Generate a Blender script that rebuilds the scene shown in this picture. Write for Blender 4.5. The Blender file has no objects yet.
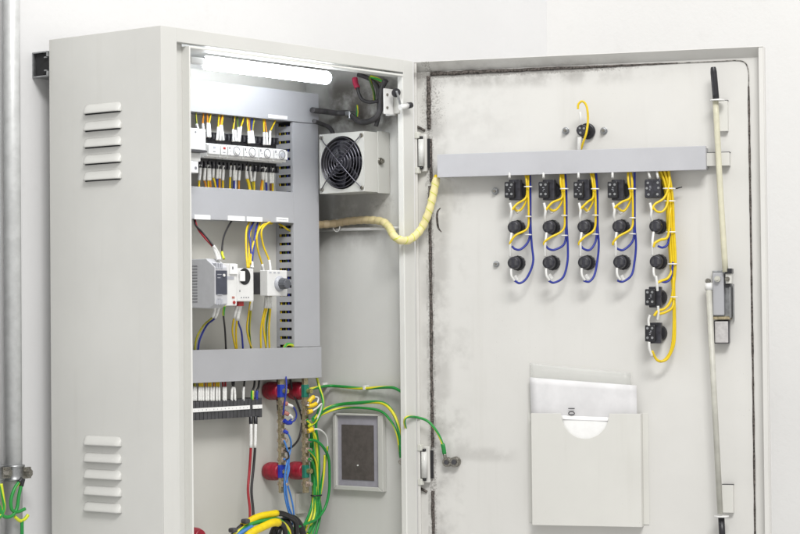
import bpy, math, random
from mathutils import Vector, Matrix
random.seed(7)
rnd = random.uniform
C = bpy.context.scene.collection
SC = bpy.context.scene
PI = math.pi
# ------------------------------------------------------------------ camera model
F, YAW, DYAW, PITCH, ROLL = 2132.0, .90023635, -.29646945, .02304194, .00949753
def cam_axes():
    xl = Vector((math.cos(YAW), math.sin(YAW), 0)); yl = Vector((-math.sin(YAW), math.cos(YAW), 0))
    def l2c(v):
        x, y, z = v
        c, s = math.cos(PITCH), math.sin(PITCH); y, z = c*y+s*z, -s*y+c*z
        c, s = math.cos(ROLL), math.sin(ROLL); x, z = c*x-s*z, s*x+c*z
        return Vector((x, y, z))
    a = [l2c(xl), l2c(yl), l2c((0, 0, 1))]          # world axes seen in camera (right, forward, up)
    return [Vector((a[0][k], a[1][k], a[2][k])) for k in range(3)]
RIGHT, FWD, UP = cam_axes()
def ray(px, py): return RIGHT*((px-400)/F) + FWD + UP*(-(py-267)/F)
r0 = ray(160.6, 25.1)*3.647
CAM = Vector((-r0.x, -r0.y, 1.45))
def onplane(px, py, p0, n):
    r = ray(px, py); return CAM + r*(n.dot(p0-CAM)/n.dot(r))
def fy(px, py, Y): return onplane(px, py, Vector((0, Y, 0)), Vector((0, 1, 0)))     # point on a plane parallel to the cabinet front
def rx(px, py, X): return onplane(px, py, Vector((X, 0, 0)), Vector((1, 0, 0)))     # point on a plane parallel to the cabinet side
W, D, TOP, BOT = .700, .2806, 1.9516, .95
# ------------------------------------------------------------------ frames
ID = Matrix.Identity(4)
xl = Vector((math.cos(YAW), math.sin(YAW), 0)); yl = Vector((-math.sin(YAW), math.cos(YAW), 0))
dl = Vector((math.cos(DYAW), math.sin(DYAW), 0)); DW = Vector((xl.dot(dl), yl.dot(dl), 0)); DW.normalize()
DANG = math.atan2(DW.y, DW.x)
DF = Matrix.Translation((W+.0015, 0, 0)) @ Matrix.Rotation(DANG, 4, 'Z')       # door frame: x along the door, -y towards the viewer
DFI = DF.inverted()
DN = (DF.to_3x3() @ Vector((0, -1, 0))).normalized()
def dd(px, py, v):       # door-local (u, v, z) of what shows at this place, v metres in front of the rim plane
    p = DFI @ onplane(px, py, DF @ Vector((0, -v, 0)), DN)
    return Vector((p.x, p.y, p.z))
PV = -.020               # the door's inner sheet lies this far behind the rim edge
# ------------------------------------------------------------------ mesh builder
WM = {}
def wmat(o): return WM.get(o.name, ID)
def crom(pts, n=6, closed=False):
    pts = [Vector(p) for p in pts]
    if len(pts) < 3 and not closed: return pts
    out = []; m = len(pts)
    rng = m if closed else m-1
    for i in range(rng):
        if closed: p0, p1, p2, p3 = pts[i-1], pts[i], pts[(i+1) % m], pts[(i+2) % m]
        else: p0, p1, p2, p3 = pts[max(i-1, 0)], pts[i], pts[i+1], pts[min(i+2, m-1)]
        for k in range(n):
            t = k/n
            out.append(.5*((2*p1)+(p2-p0)*t+(2*p0-5*p1+4*p2-p3)*t*t+(3*p1-p0-3*p2+p3)*t**3))
    if not closed: out.append(pts[-1])
    return out
class MB:
    def __init__(s, fr=ID): s.v = []; s.f = []; s.mi = []; s.uv = []; s.sm = []; s.fr = fr; s.m = 0
    def addv(s, p): s.v.append(s.fr @ Vector(p)); return len(s.v)-1
    def face(s, idx, uv=None, sm=False): s.f.append(idx); s.mi.append(s.m); s.uv.append(uv or [(0, 0)]*len(idx)); s.sm.append(sm)
    def box(s, x, y, z):
        x0, x1 = sorted(x); y0, y1 = sorted(y); z0, z1 = sorted(z)
        b = [s.addv((a, c, d)) for d in (z0, z1) for c in (y0, y1) for a in (x0, x1)]
        for q in ((0, 2, 3, 1), (4, 5, 7, 6), (0, 1, 5, 4), (2, 6, 7, 3), (0, 4, 6, 2), (1, 3, 7, 5)): s.face([b[i] for i in q])
        return s
    def prism(s, poly, axis, a0, a1):      # poly in the two other axes
        def P(p, a):
            return {'x': (a, p[0], p[1]), 'y': (p[0], a, p[1]), 'z': (p[0], p[1], a)}[axis]
        A = [s.addv(P(p, a0)) for p in poly]; B = [s.addv(P(p, a1)) for p in poly]; n = len(poly)
        s.face(A[::-1]); s.face(B)
        for i in range(n): s.face([A[i], A[(i+1) % n], B[(i+1) % n], B[i]])
        return s
    def tube(s, pts, r, seg=10, closed=False, smooth=6, rf=None, cap=True, uoff=0):
        P = crom(pts, smooth, closed) if smooth else [Vector(p) for p in pts]
        n = len(P)
        P = [s.fr @ p for p in P]
        T = []
        for i in range(n):
            a = P[(i+1) % n] if (closed or i < n-1) else P[i]; b = P[i-1] if (closed or i > 0) else P[i]
            t = (a-b); T.append(t.normalized() if t.length > 1e-9 else Vector((0, 0, 1)))
        up = Vector((0, 0, 1)) if abs(T[0].z) < .9 else Vector((1, 0, 0))
        N = (up - T[0]*up.dot(T[0])).normalized(); rings = []; L = 0
        for i in range(n):
            N = (N - T[i]*N.dot(T[i])).normalized(); B = T[i].cross(N)
            if i: L += (P[i]-P[i-1]).length
            rr = rf(L, i/(n-1)) if rf else r
            ring = []
            for k in range(seg):
                a = 2*PI*k/seg
                s.v.append(P[i]+(N*math.cos(a)+B*math.sin(a))*rr); ring.append(len(s.v)-1)
            rings.append((ring, L))
        m = n if closed else n-1
        for i in range(m):
            (a, la), (b, lb) = rings[i], rings[(i+1) % n]
            for k in range(seg):
                k2 = (k+1) % seg
                s.face([a[k], a[k2], b[k2], b[k]], [(uoff+k/seg, la), (uoff+(k+1)/seg, la), (uoff+(k+1)/seg, lb), (uoff+k/seg, lb)], True)
        if cap and not closed: s.face(rings[0][0][::-1]); s.face(rings[-1][0])
        return s
    def cyl(s, a, b, r, r2=None, seg=20, smooth=True):
        r2 = r if r2 is None else r2
        a = s.fr @ Vector(a); b = s.fr @ Vector(b); t = (b-a).normalized()
        up = Vector((0, 0, 1)) if abs(t.z) < .9 else Vector((1, 0, 0))
        N = (up-t*up.dot(t)).normalized(); B = t.cross(N); A = []; E = []
        for k in range(seg):
            q = 2*PI*k/seg; d = N*math.cos(q)+B*math.sin(q)
            s.v.append(a+d*r); A.append(len(s.v)-1)
            s.v.append(b+d*r2); E.append(len(s.v)-1)
        s.face(A[::-1]); s.face(E)
        for k in range(seg): s.face([A[k], A[(k+1) % seg], E[(k+1) % seg], E[k]], None, smooth)
        return s
    def lathe(s, o, t, prof, seg=24, flute=0):           # prof: (distance along t, radius)
        o = s.fr @ Vector(o); t = (s.fr.to_3x3() @ Vector(t)).normalized()
        up = Vector((0, 0, 1)) if abs(t.z) < .9 else Vector((1, 0, 0))
        N = (up-t*up.dot(t)).normalized(); B = t.cross(N); R = []
        for (h, r) in prof:
            ring = []
            for k in range(seg):
                q = 2*PI*k/seg; rr = r*(1-(flute if k % 2 else 0))
                s.v.append(o+t*h+(N*math.cos(q)+B*math.sin(q))*rr); ring.append(len(s.v)-1)
            R.append(ring)
        s.face(R[0][::-1]); s.face(R[-1])
        for i in range(len(R)-1):
            for k in range(seg): s.face([R[i][k], R[i][(k+1) % seg], R[i+1][(k+1) % seg], R[i+1][k]], None, flute == 0)
        return s
    def build(s, name, mat, parent=None, bevel=0, wm=None, seg=2):
        M = wm if wm is not None else (wmat(parent) if parent else ID)
        MI = M.inverted()
        me = bpy.data.meshes.new(name)
        me.from_pydata([MI @ v for v in s.v], [], s.f)
        mats = mat if isinstance(mat, (list, tuple)) else [mat]
        for m in mats: me.materials.append(m)
        uvl = me.uv_layers.new(name='UVMap')
        for p, mi, uv, sm in zip(me.polygons, s.mi, s.uv, s.sm):
            p.material_index = mi; p.use_smooth = sm
            for li, u in zip(p.loop_indices, uv): uvl.data[li].uv = u
        o = bpy.data.objects.new(name, me); C.objects.link(o)
        if parent: o.parent = parent
        elif wm is not None: o.matrix_world = wm
        WM[o.name] = M.copy()
        if bevel:
            b = o.modifiers.new('bevel', 'BEVEL'); b.width = bevel; b.segments = seg; b.limit_method = 'ANGLE'; b.angle_limit = math.radians(40)
        return o
def tag(o, label=None, cat=None, group=None, kind=None):
    if label and len(label.split()) > 16: print('LONG', len(label.split()), label)
    if label: o['label'] = label
    if cat: o['category'] = cat
    if group: o['group'] = group
    if kind: o['kind'] = kind
    return o
def thing(name, label, cat, loc, fr=ID, group=None):
    o = bpy.data.objects.new(name, None); o.empty_display_size = .01; C.objects.link(o)
    M = fr @ Matrix.Translation(Vector(loc)); o.matrix_world = M; WM[o.name] = M.copy()
    return tag(o, label, cat, group)
def copy_tree(o, M, label=None):
    c = o.copy(); C.objects.link(c); c.matrix_world = M; WM[c.name] = M.copy()
    if label: c['label'] = label
    def rec(src, dst):
        for ch in list(src.children):
            if ch == dst: continue
            k = ch.copy(); C.objects.link(k); k.parent = dst; rec(ch, k)
    rec(o, c)
    return c
ORD = ['first', 'second', 'third', 'fourth', 'fifth', 'sixth', 'seventh', 'eighth', 'ninth', 'tenth', 'eleventh', 'twelfth', 'thirteenth', 'fourteenth', 'fifteenth', 'sixteenth', 'seventeenth', 'eighteenth', 'nineteenth', 'twentieth', 'twenty-first', 'twenty-second', 'twenty-third', 'twenty-fourth']
# ------------------------------------------------------------------ materials
def newmat(name):
    m = bpy.data.materials.new(name); m.use_nodes = True
    nt = m.node_tree; return m, nt, nt.nodes['Principled BSDF']
def N(nt, t, **k):
    n = nt.nodes.new(t)
    for a, b in k.items(): setattr(n, a, b)
    return n
def L(nt, a, b): nt.links.new(a, b)
def math_(nt, op, a, b=None, clamp=False):
    n = N(nt, 'ShaderNodeMath', operation=op, use_clamp=clamp)
    for i, q in enumerate((a, b)):
        if q is None: continue
        if isinstance(q, (int, float)): n.inputs[i].default_value = q
        else: L(nt, q, n.inputs[i])
    return n.outputs[0]
def noise(nt, vec, scale, detail=4, rough=.6):
    n = N(nt, 'ShaderNodeTexNoise'); n.inputs['Scale'].default_value = scale; n.inputs['Detail'].default_value = detail; n.inputs['Roughness'].default_value = rough
    if vec is not None: L(nt, vec, n.inputs['Vector'])
    return n.outputs['Fac']
def ramp(nt, fac, a, b):
    n = N(nt, 'ShaderNodeMapRange'); n.inputs['From Min'].default_value = a; n.inputs['From Max'].default_value = b
    n.interpolation_type = 'SMOOTHSTEP'
    L(nt, fac, n.inputs['Value']); return n.outputs['Result']
def mixc(nt, fac, a, b):
    n = N(nt, 'ShaderNodeMix', data_type='RGBA')
    if isinstance(fac, (int, float)): n.inputs[0].default_value = fac
    else: L(nt, fac, n.inputs[0])
    for i, q in ((6, a), (7, b)):
        if isinstance(q, (tuple, list)): n.inputs[i].default_value = (*q[:3], 1)
        else: L(nt, q, n.inputs[i])
    return n.outputs[2]
def simple(name, col, rough=.5, metal=0, spec=.5, var=.06, scale=60, bump=0, bscale=400, trans=0, alpha=1, coat=0):
    m, nt, b = newmat(name)
    tc = N(nt, 'ShaderNodeTexCoord').outputs['Object']
    f = noise(nt, tc, scale)
    dark = tuple(c*(1-var*2) for c in col); lite = tuple(min(1, c*(1+var)) for c in col)
    L(nt, mixc(nt, ramp(nt, f, .3, .7), dark, lite), b.inputs['Base Color'])
    b.inputs['Roughness'].default_value = rough; b.inputs['Metallic'].default_value = metal
    b.inputs['Specular IOR Level'].default_value = spec
    b.inputs['Transmission Weight'].default_value = trans; b.inputs['Alpha'].default_value = alpha; b.inputs['Coat Weight'].default_value = coat
    if bump:
        bp = N(nt, 'ShaderNodeBump'); bp.inputs['Strength'].default_value = bump; bp.inputs['Distance'].default_value = .0005
        L(nt, noise(nt, tc, bscale, 2), bp.inputs['Height']); L(nt, bp.outputs[0], b.inputs['Normal'])
    return m
PAINT = (.625, .625, .60)
def paint(name, col=PAINT, dirt=None, rough=.42, obj=False, soft=.0):
    """powder coated sheet with fine orange peel, faint smudges and optional soot; dirt(nt, sep) returns a mask 0..1"""
    m, nt, b = newmat(name)
    tc = N(nt, 'ShaderNodeTexCoord').outputs['Object'] if obj else N(nt, 'ShaderNodeNewGeometry').outputs['Position']
    big = ramp(nt, noise(nt, tc, 4, 5, .6), .3, .75)
    c = mixc(nt, big, tuple(k*.955 for k in col), tuple(k*1.02 for k in col))
    # fine specks of grime
    sp = ramp(nt, noise(nt, tc, 420, 2, .5), .70, .78); zone = ramp(nt, noise(nt, tc, 9, 3), .5, .7)
    c = mixc(nt, math_(nt, 'MULTIPLY', math_(nt, 'MULTIPLY', sp, zone), .55), c, (.22, .20, .17))
    # vertical faint wipes
    mp = N(nt, 'ShaderNodeMapping'); mp.inputs['Scale'].default_value = (30, 30, 2.2); L(nt, tc, mp.inputs['Vector'])
    wp = ramp(nt, noise(nt, mp.outputs[0], 1.0, 4), .55, .8)
    c = mixc(nt, math_(nt, 'MULTIPLY', wp, .10), c, (.36, .34, .29))
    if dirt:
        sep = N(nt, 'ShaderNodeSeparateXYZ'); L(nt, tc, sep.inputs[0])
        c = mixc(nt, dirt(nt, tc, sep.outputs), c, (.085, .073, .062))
    L(nt, c, b.inputs['Base Color']); b.inputs['Roughness'].default_value = rough
    bp = N(nt, 'ShaderNodeBump'); bp.inputs['Strength'].default_value = .12; bp.inputs['Distance'].default_value = .0004
    L(nt, noise(nt, tc, 500, 2), bp.inputs['Height']); L(nt, bp.outputs[0], b.inputs['Normal'])
    return m
def band(nt, x, c, w0, w1):     # 1 inside |x-c|<w0 fading to 0 at w1
    d = math_(nt, 'ABSOLUTE', math_(nt, 'SUBTRACT', x, c)); n = N(nt, 'ShaderNodeMapRange'); n.interpolation_type = 'SMOOTHSTEP'
    n.inputs['From Min'].default_value = w1; n.inputs['From Max'].default_value = w0; L(nt, d, n.inputs['Value']); return n.outputs['Result']
def mx(nt, *a):
    r = a[0]
    for q in a[1:]: r = math_(nt, 'MAXIMUM', r, q)
    return r
def mul(nt, *a):
    r = a[0]
    for q in a[1:]: r = math_(nt, 'MULTIPLY', r, q)
    return r
def wiremat(name, a, b=None, frac=.3):
    m, nt, bs = newmat(name); bs.inputs['Roughness'].default_value = .38
    if b:
        uv = N(nt, 'ShaderNodeUVMap').outputs[0]; s = N(nt, 'ShaderNodeSeparateXYZ'); L(nt, uv, s.inputs[0])
        u = math_(nt, 'FRACT', math_(nt, 'ADD', s.outputs[0], math_(nt, 'MULTIPLY', s.outputs[1], 5.0)))
        k = math_(nt, 'LESS_THAN', math_(nt, 'ABSOLUTE', math_(nt, 'SUBTRACT', u, .5)), frac/2)
        L(nt, mixc(nt, k, a, b), bs.inputs['Base Color'])
    else:
        tc = N(nt, 'ShaderNodeTexCoord').outputs['Object']
        L(nt, mixc(nt, ramp(nt, noise(nt, tc, 50), .3, .7), tuple(c*.85 for c in a), a), bs.inputs['Base Color'])
    return m
# ------------------------------------------------------------------ camera, world, light
cd = bpy.data.cameras.new('camera'); co = bpy.data.objects.new('camera', cd); C.objects.link(co)
cd.sensor_width = 36; cd.lens = F/800*36; cd.clip_start = .05; cd.clip_end = 100
co.matrix_world = Matrix(((RIGHT.x, UP.x, -FWD.x, CAM.x), (RIGHT.y, UP.y, -FWD.y, CAM.y), (RIGHT.z, UP.z, -FWD.z, CAM.z), (0, 0, 0, 1)))
SC.camera = co
wd = bpy.data.worlds.new('World'); SC.world = wd; wd.use_nodes = True
bg = wd.node_tree.nodes['Background']; bg.inputs[0].default_value = (1, .988, .965, 1); bg.inputs[1].default_value = .69
SC.view_settings.view_transform = 'Standard'; SC.view_settings.look = 'None'; SC.view_settings.exposure = 0; SC.view_settings.gamma = 1
def area(name, loc, target, sx, sy, power, col=(1, 1, 1)):
    ld = bpy.data.lights.new(name, 'AREA'); ld.shape = 'RECTANGLE'; ld.size = sx; ld.size_y = sy; ld.energy = power; ld.color = col
    o = bpy.data.objects.new(name, ld); C.objects.link(o); o.location = loc
    o.rotation_euler = (Vector(target)-Vector(loc)).to_track_quat('-Z', 'Y').to_euler(); return o
area('ceiling_lamp', (-2.3, -3.4, 5.3), (.65, -.1, 1.45), 2.2, 1.0, 225, (1, .988, .968))
area('ceiling_lamp', (.2, -1.6, 3.9), (.65, -.1, 1.45), 1.6, .4, 16, (1, .985, .97))
# ------------------------------------------------------------------ material library
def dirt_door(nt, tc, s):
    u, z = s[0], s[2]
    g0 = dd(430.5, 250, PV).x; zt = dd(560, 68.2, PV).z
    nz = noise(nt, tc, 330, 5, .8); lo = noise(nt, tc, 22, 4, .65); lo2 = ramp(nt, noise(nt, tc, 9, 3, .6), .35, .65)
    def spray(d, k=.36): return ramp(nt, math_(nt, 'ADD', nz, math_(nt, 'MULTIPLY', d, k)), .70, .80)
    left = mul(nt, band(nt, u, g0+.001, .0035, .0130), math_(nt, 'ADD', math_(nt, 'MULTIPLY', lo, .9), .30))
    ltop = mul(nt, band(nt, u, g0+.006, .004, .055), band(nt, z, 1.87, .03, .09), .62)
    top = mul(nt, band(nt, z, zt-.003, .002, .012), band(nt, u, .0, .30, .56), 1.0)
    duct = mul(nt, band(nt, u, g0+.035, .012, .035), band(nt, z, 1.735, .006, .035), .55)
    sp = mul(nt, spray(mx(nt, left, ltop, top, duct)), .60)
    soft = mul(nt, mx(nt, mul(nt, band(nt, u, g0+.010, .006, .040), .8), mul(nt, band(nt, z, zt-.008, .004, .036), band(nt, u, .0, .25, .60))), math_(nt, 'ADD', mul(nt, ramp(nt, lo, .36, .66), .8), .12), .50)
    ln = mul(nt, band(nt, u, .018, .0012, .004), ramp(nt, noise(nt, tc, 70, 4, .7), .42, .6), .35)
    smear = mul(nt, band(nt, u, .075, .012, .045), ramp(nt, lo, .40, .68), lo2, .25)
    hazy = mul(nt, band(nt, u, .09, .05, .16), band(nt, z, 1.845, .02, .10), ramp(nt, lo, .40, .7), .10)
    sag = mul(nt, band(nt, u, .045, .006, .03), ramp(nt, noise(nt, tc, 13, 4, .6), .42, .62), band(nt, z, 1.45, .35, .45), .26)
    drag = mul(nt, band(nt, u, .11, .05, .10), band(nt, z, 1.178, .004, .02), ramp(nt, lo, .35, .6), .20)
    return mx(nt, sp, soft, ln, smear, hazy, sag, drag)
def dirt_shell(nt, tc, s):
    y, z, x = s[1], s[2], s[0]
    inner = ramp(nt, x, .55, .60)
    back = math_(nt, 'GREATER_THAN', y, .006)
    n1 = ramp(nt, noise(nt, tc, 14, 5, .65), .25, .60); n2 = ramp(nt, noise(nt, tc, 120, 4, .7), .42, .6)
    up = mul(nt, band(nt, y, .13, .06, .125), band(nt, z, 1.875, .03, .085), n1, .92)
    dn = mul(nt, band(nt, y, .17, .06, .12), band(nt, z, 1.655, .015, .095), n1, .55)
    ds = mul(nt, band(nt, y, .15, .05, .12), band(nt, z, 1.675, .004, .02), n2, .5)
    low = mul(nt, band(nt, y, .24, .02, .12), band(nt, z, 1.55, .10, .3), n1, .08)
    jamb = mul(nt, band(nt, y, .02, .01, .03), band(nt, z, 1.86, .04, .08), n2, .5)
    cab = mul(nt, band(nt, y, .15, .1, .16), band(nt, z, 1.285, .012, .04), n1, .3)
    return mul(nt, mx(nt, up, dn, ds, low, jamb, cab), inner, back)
M_shell = paint('cabinet_paint', PAINT, dirt_shell)
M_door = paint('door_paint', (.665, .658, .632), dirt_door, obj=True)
M_plate = paint('plate_paint', (.55, .545, .51), None, .5)
M_louver = paint('louver_paint', (.63, .63, .58))
def plaster(name, a, b2):
    m, nt, b = newmat(name)
    tc_ = N(nt, 'ShaderNodeNewGeometry').outputs['Position']
    c_ = mixc(nt, ramp(nt, noise(nt, tc_, 2.2, 6, .6), .3, .75), a, b2)
    c_ = mixc(nt, mul(nt, ramp(nt, noise(nt, tc_, 7, 5, .7), .60, .72), .16), c_, (.55, .54, .52))
    L(nt, c_, b.inputs['Base Color']); b.inputs['Roughness'].default_value = .75
    bp_ = N(nt, 'ShaderNodeBump'); bp_.inputs['Strength'].default_value = .5; bp_.inputs['Distance'].default_value = .0012
    L(nt, noise(nt, tc_, 70, 6, .65), bp_.inputs['Height']); L(nt, bp_.outputs[0], b.inputs['Normal']); return m
M_wall_shaded = plaster('shaded_wall_plaster', (.70, .70, .705), (.73, .73, .735))  # same plaster darkened: weaker light on the back wall put into the colour
M_wall_lit = plaster('lit_wall_plaster', (.765, .763, .755), (.795, .793, .785))  # same plaster made paler: stronger light on the side wall put into the colour
M_lip = paint('lip_paint', (.74, .74, .71))
M_duct = simple('duct_plastic', (.405, .41, .432), .42, var=.015, scale=12, bump=.05)
M_ductdoor = simple('duct_door_plastic', (.475, .48, .505), .40, var=.03, scale=9, bump=.05)
M_dark = simple('dark_recess', (.018, .018, .02), .8)
M_black = simple('black_plastic', (.018, .018, .022), .35, var=.2)
M_blackm = simple('black_body', (.035, .035, .045), .38, var=.25, scale=120)
M_white = simple('white_plastic', (.74, .74, .73), .35, var=.02)
M_label = simple('label_paper', (.88, .88, .87), .6, var=.02)
M_ink = simple('grey_ink', (.20, .20, .22), .6)
M_sleeve = simple('white_sleeve', (.78, .78, .76), .45, var=.08, scale=300)
M_grey = simple('grey_plastic', (.43, .44, .48), .4, var=.03)
M_dgrey = simple('dark_grey_plastic', (.060, .060, .066), .45, var=.1)
M_steel = simple('galvanised_steel', (.40, .41, .42), .34, .85, var=.12, scale=90, bump=.1)
M_bolt = simple('bolt_steel', (.33, .315, .28), .28, .95, var=.2, scale=400)
M_brass = simple('brass_bar', (.50, .43, .28), .38, .75, var=.18, scale=260)
M_brassb = simple('brass_bolt', (.55, .50, .22), .3, .7, var=.15, scale=300)
M_tin = simple('tinned_screw', (.60, .50, .42), .35, .7, var=.2, scale=400)
M_red = simple('red_insulator', (.30, .012, .03), .32, var=.12, scale=80)
M_redplug = simple('red_plug', (.35, .02, .02), .4)
M_pipe = simple('conduit_steel', (.58, .59, .59), .45, .25, var=.05, scale=45, bump=.15, bscale=60)
M_filter = simple('filter_mesh', (.095, .082, .076), .85, var=.10, scale=70, bump=.6, bscale=900)
M_bezel = simple('filter_bezel', (.34, .33, .38), .5, var=.05)
M_frame = paint('filter_frame', (.56, .56, .53))
M_pocket = paint('pocket_paint', (.66, .655, .62))
M_cream = simple('cream_rod', (.62, .60, .46), .42, var=.05, scale=40)
M_rodw = simple('pale_rod', (.52, .515, .46), .4, var=.06, scale=40)
M_paper = simple('paper', (.72, .715, .725), .7, var=.05, scale=14)
M_film = simple('clear_film', (.86, .87, .84), .25, var=.01, alpha=.30)
M_hose = simple('black_hose', (.060, .057, .060), .5, var=.2)
M_gasket = simple('foam_gasket', (.115, .10, .09), .9, var=.5, scale=300, bump=.8, bscale=700)
M_gline = simple('worn_gasket', (.26, .25, .23), .9, var=.4, scale=150)
M_clearb = simple('clear_hinge', (.62, .62, .60), .3, var=.05)
W_Y = wiremat('yellow_wire', (.78, .56, .01)); W_O = wiremat('orange_wire', (.62, .24, .015)); W_B = wiremat('blue_wire', (.02, .035, .30))
W_LB = wiremat('light_blue_wire', (.06, .22, .60)); W_R = wiremat('red_wire', (.33, .012, .02)); W_K = wiremat('black_wire', (.02, .018, .02))
W_G = wiremat('green_wire', (.015, .26, .05)); W_GY = wiremat('green_yellow_wire', (.02, .27, .05), (.72, .66, .03), .30)
W_YG = wiremat('yellow_green_wire', (.62, .68, .03), (.02, .30, .04), .25); W_W = wiremat('white_wire', (.74, .74, .72)); W_BR = wiremat('brown_wire', (.16, .05, .02))
W_OL = wiremat('olive_wire', (.36, .33, .02), (.04, .12, .02), .3)
M_clear = simple('clear_cap_plastic', (.80, .80, .78), .15, alpha=.55, var=.1, scale=200)
M_tie = simple('cable_tie', (.80, .80, .78), .4)
M_lugy = simple('yellow_lug', (.80, .55, .02), .35); M_lugb = simple('blue_lug', (.015, .04, .42), .35); M_lugr = simple('clear_red_lug', (.40, .16, .13), .4)
M_mark = simple('yellow_marker', (.80, .60, .0), .4, var=.05)
m, nt, b = newmat('spiral_wrap'); M_spiral = m
s_ = N(nt, 'ShaderNodeSeparateXYZ'); L(nt, N(nt, 'ShaderNodeUVMap').outputs[0], s_.inputs[0])
k_ = math_(nt, 'FRACT', math_(nt, 'ADD', math_(nt, 'MULTIPLY', s_.outputs[1], 58.0), s_.outputs[0]))
gap = math_(nt, 'LESS_THAN', k_, .10)
far = ramp(nt, s_.outputs[1], .17, .22)
c_ = mixc(nt, ramp(nt, s_.outputs[1], .10, .24), (.46, .36, .22), (.72, .64, .32))
c_ = mixc(nt, mul(nt, gap, .35), c_, (.30, .24, .10)); c_ = mixc(nt, mul(nt, gap, far, .8), c_, (.55, .62, .02))
L(nt, c_, b.inputs['Base Color']); b.inputs['Roughness'].default_value = .42
m, nt, b = newmat('lamp_tube_glow'); M_tube = m
b.inputs['Base Color'].default_value = (.9, .9, .9, 1); b.inputs['Emission Color'].default_value = (.90, .94, 1, 1); b.inputs['Emission Strength'].default_value = 21
# ------------------------------------------------------------------ the setting
wallY = .3216
cor = fy(547, 20, wallY).x
mb = MB(); mb.box((-3.2, cor), (wallY, wallY+.12), (-.2, 3.6)); tag(mb.build('back_wall', M_wall_shaded), kind='structure')
mb = MB(); mb.box((cor, cor+.12), (-3.0, wallY+.12), (-.2, 3.6)); tag(mb.build('side_wall', M_wall_lit), kind='structure')
# ------------------------------------------------------------------ cabinet
cab = thing('electrical_cabinet', 'pale grey-beige steel electrical cabinet with its door standing wide open', 'electrical cabinet', (0, 0, BOT))
FL, GR, LP = .0393, .058, .0665; FT = .0245
mb = MB(); T = .0018
mb.box((0, T), (T, D), (BOT, TOP)); mb.box((W-T, W), (T, D), (BOT, TOP))
mb.box((T, W-T), (T, D), (TOP-T, TOP)); mb.box((T, W-T), (D-T, D), (BOT, TOP-T)); mb.box((T, W-T), (T, D-T), (BOT, BOT+T))
mb.build('shell', M_shell, cab, .0008)
# front frame: outer flange, rain gutter, raised lip
RG = W-.0350                              # inner edge of the right hand jamb
mb = MB()
mb.box((0, FL), (0, T), (BOT, TOP)); mb.box((RG+.0036, W), (0, T), (BOT, TOP)); mb.box((FL, RG+.0036), (0, T), (TOP-FT, TOP))
mb.box((FL-.0015, FL), (T, .016), (BOT, TOP-FT+.0015)); mb.box((FL-.0015, RG), (T, .016), (TOP-FT, TOP-FT+.0015))
mb.box((FL, LP), (.0145, .016), (BOT, TOP-FT)); 
mb.build('front_flange', M_shell, cab, .0012, seg=3)
mb = MB()
mb.box((LP, LP+.0035), (-.003, .030), (BOT, TOP-FT-.0045)); mb.box((LP+.0035, RG-.0002), (-.003, .024), (TOP-FT-.0085, TOP-FT-.0045))
mb.box((RG, RG+.0035), (-.0006, .012), (BOT, TOP-FT-.0045))
mb.build('sealing_lip', M_lip, cab, .0010, seg=3)
# louvers
def louver(y0, y1, zb, dip, h=.0165, out=.0080):
    mb = MB(); n = 22; mrow = 7; g = []
    for i in range(n+1):
        t = i/n; y = y0+(y1-y0)*t; e = min(t, 1-t)*(y1-y0)/.011; e = min(1, e); s = math.sqrt(max(0, 1-(1-e)**2))
        r = []
        for j in range(mrow+1):
            q = j/mrow; prof = math.cos(q*PI/2)**1.15
            r.append(mb.addv((-.0003-out*s*prof, y, zb+h*q*(.55+.45*s))))
        g.append(r)
    for i in range(n):
        for j in range(mrow): mb.face([g[i][j], g[i][j+1], g[i+1][j+1], g[i+1][j]], None, True)
    lv = mb.build('louver', M_shell, cab)
    md = lv.modifiers.new('thickness', 'SOLIDIFY'); md.thickness = .0010; md.offset = -1
    k = MB(); k.box((-.0010, -.0002), (y0+.004, y1-.004), (zb-dip, zb+.009)); k.build('vent_shade', M_dark, lv)  # dark box on the panel stands in for shade inside the louver
for (yy, yb) in ((114.9, 0), (131.8, 0), (148.5, 0), (165, 0), (181.5, 0), (445.5, 0), (462.2, 0), (478.6, 0), (495.0, 0), (511.3, 0)):
    a = rx(84.5, yy, 0); b_ = rx(121.5, yy, 0); louver(b_.y-.001, a.y+.001, a.z+.0010, .0018 if yy < 300 else .0003)
# mounting plate
PX1 = .668
plate = MB(); plate.box((.03, .640), (.240, .2425), (BOT+.02, 1.925)); plate.build('mounting_plate', M_plate, cab, .0008)
# ------------------------------------------------------------------ cabinet door
ztop = dd(415, 61.6, 0).z-.0005; DLEN = .6855
door_w = DF @ Matrix.Translation((0, 0, 0))
mb = MB(DF)
v0 = -PV
mb.box((0, DLEN), (v0, v0+.0016), (BOT, ztop))                            # sheet
mb.box((0, .0016), (0, v0), (BOT, ztop)); mb.box((DLEN-.0016, DLEN), (0, v0), (BOT, ztop)); mb.box((.0016, DLEN-.0016), (-.001, v0), (ztop-.0016, ztop))
mb.box((DLEN-.0105, DLEN-.0016), (0, .0016), (BOT, ztop-.0016))            # folded edge on the lock side
mb.prism([(-.0006, ztop-.0018), (v0-.0002, ztop-.0180), (v0-.0002, ztop-.0018)], 'x', .0018, DLEN-.0108)      # sloping fold under the top rim
mb.box((.0016, .006), (0, .0016), (BOT, ztop-.0016))
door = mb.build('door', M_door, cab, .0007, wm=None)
# (door keeps its own origin at the hinge line)
door.data.transform(DFI @ wmat(cab)); door.matrix_basis = wmat(cab).inverted() @ DF; WM[door.name] = DF.copy()
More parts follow.
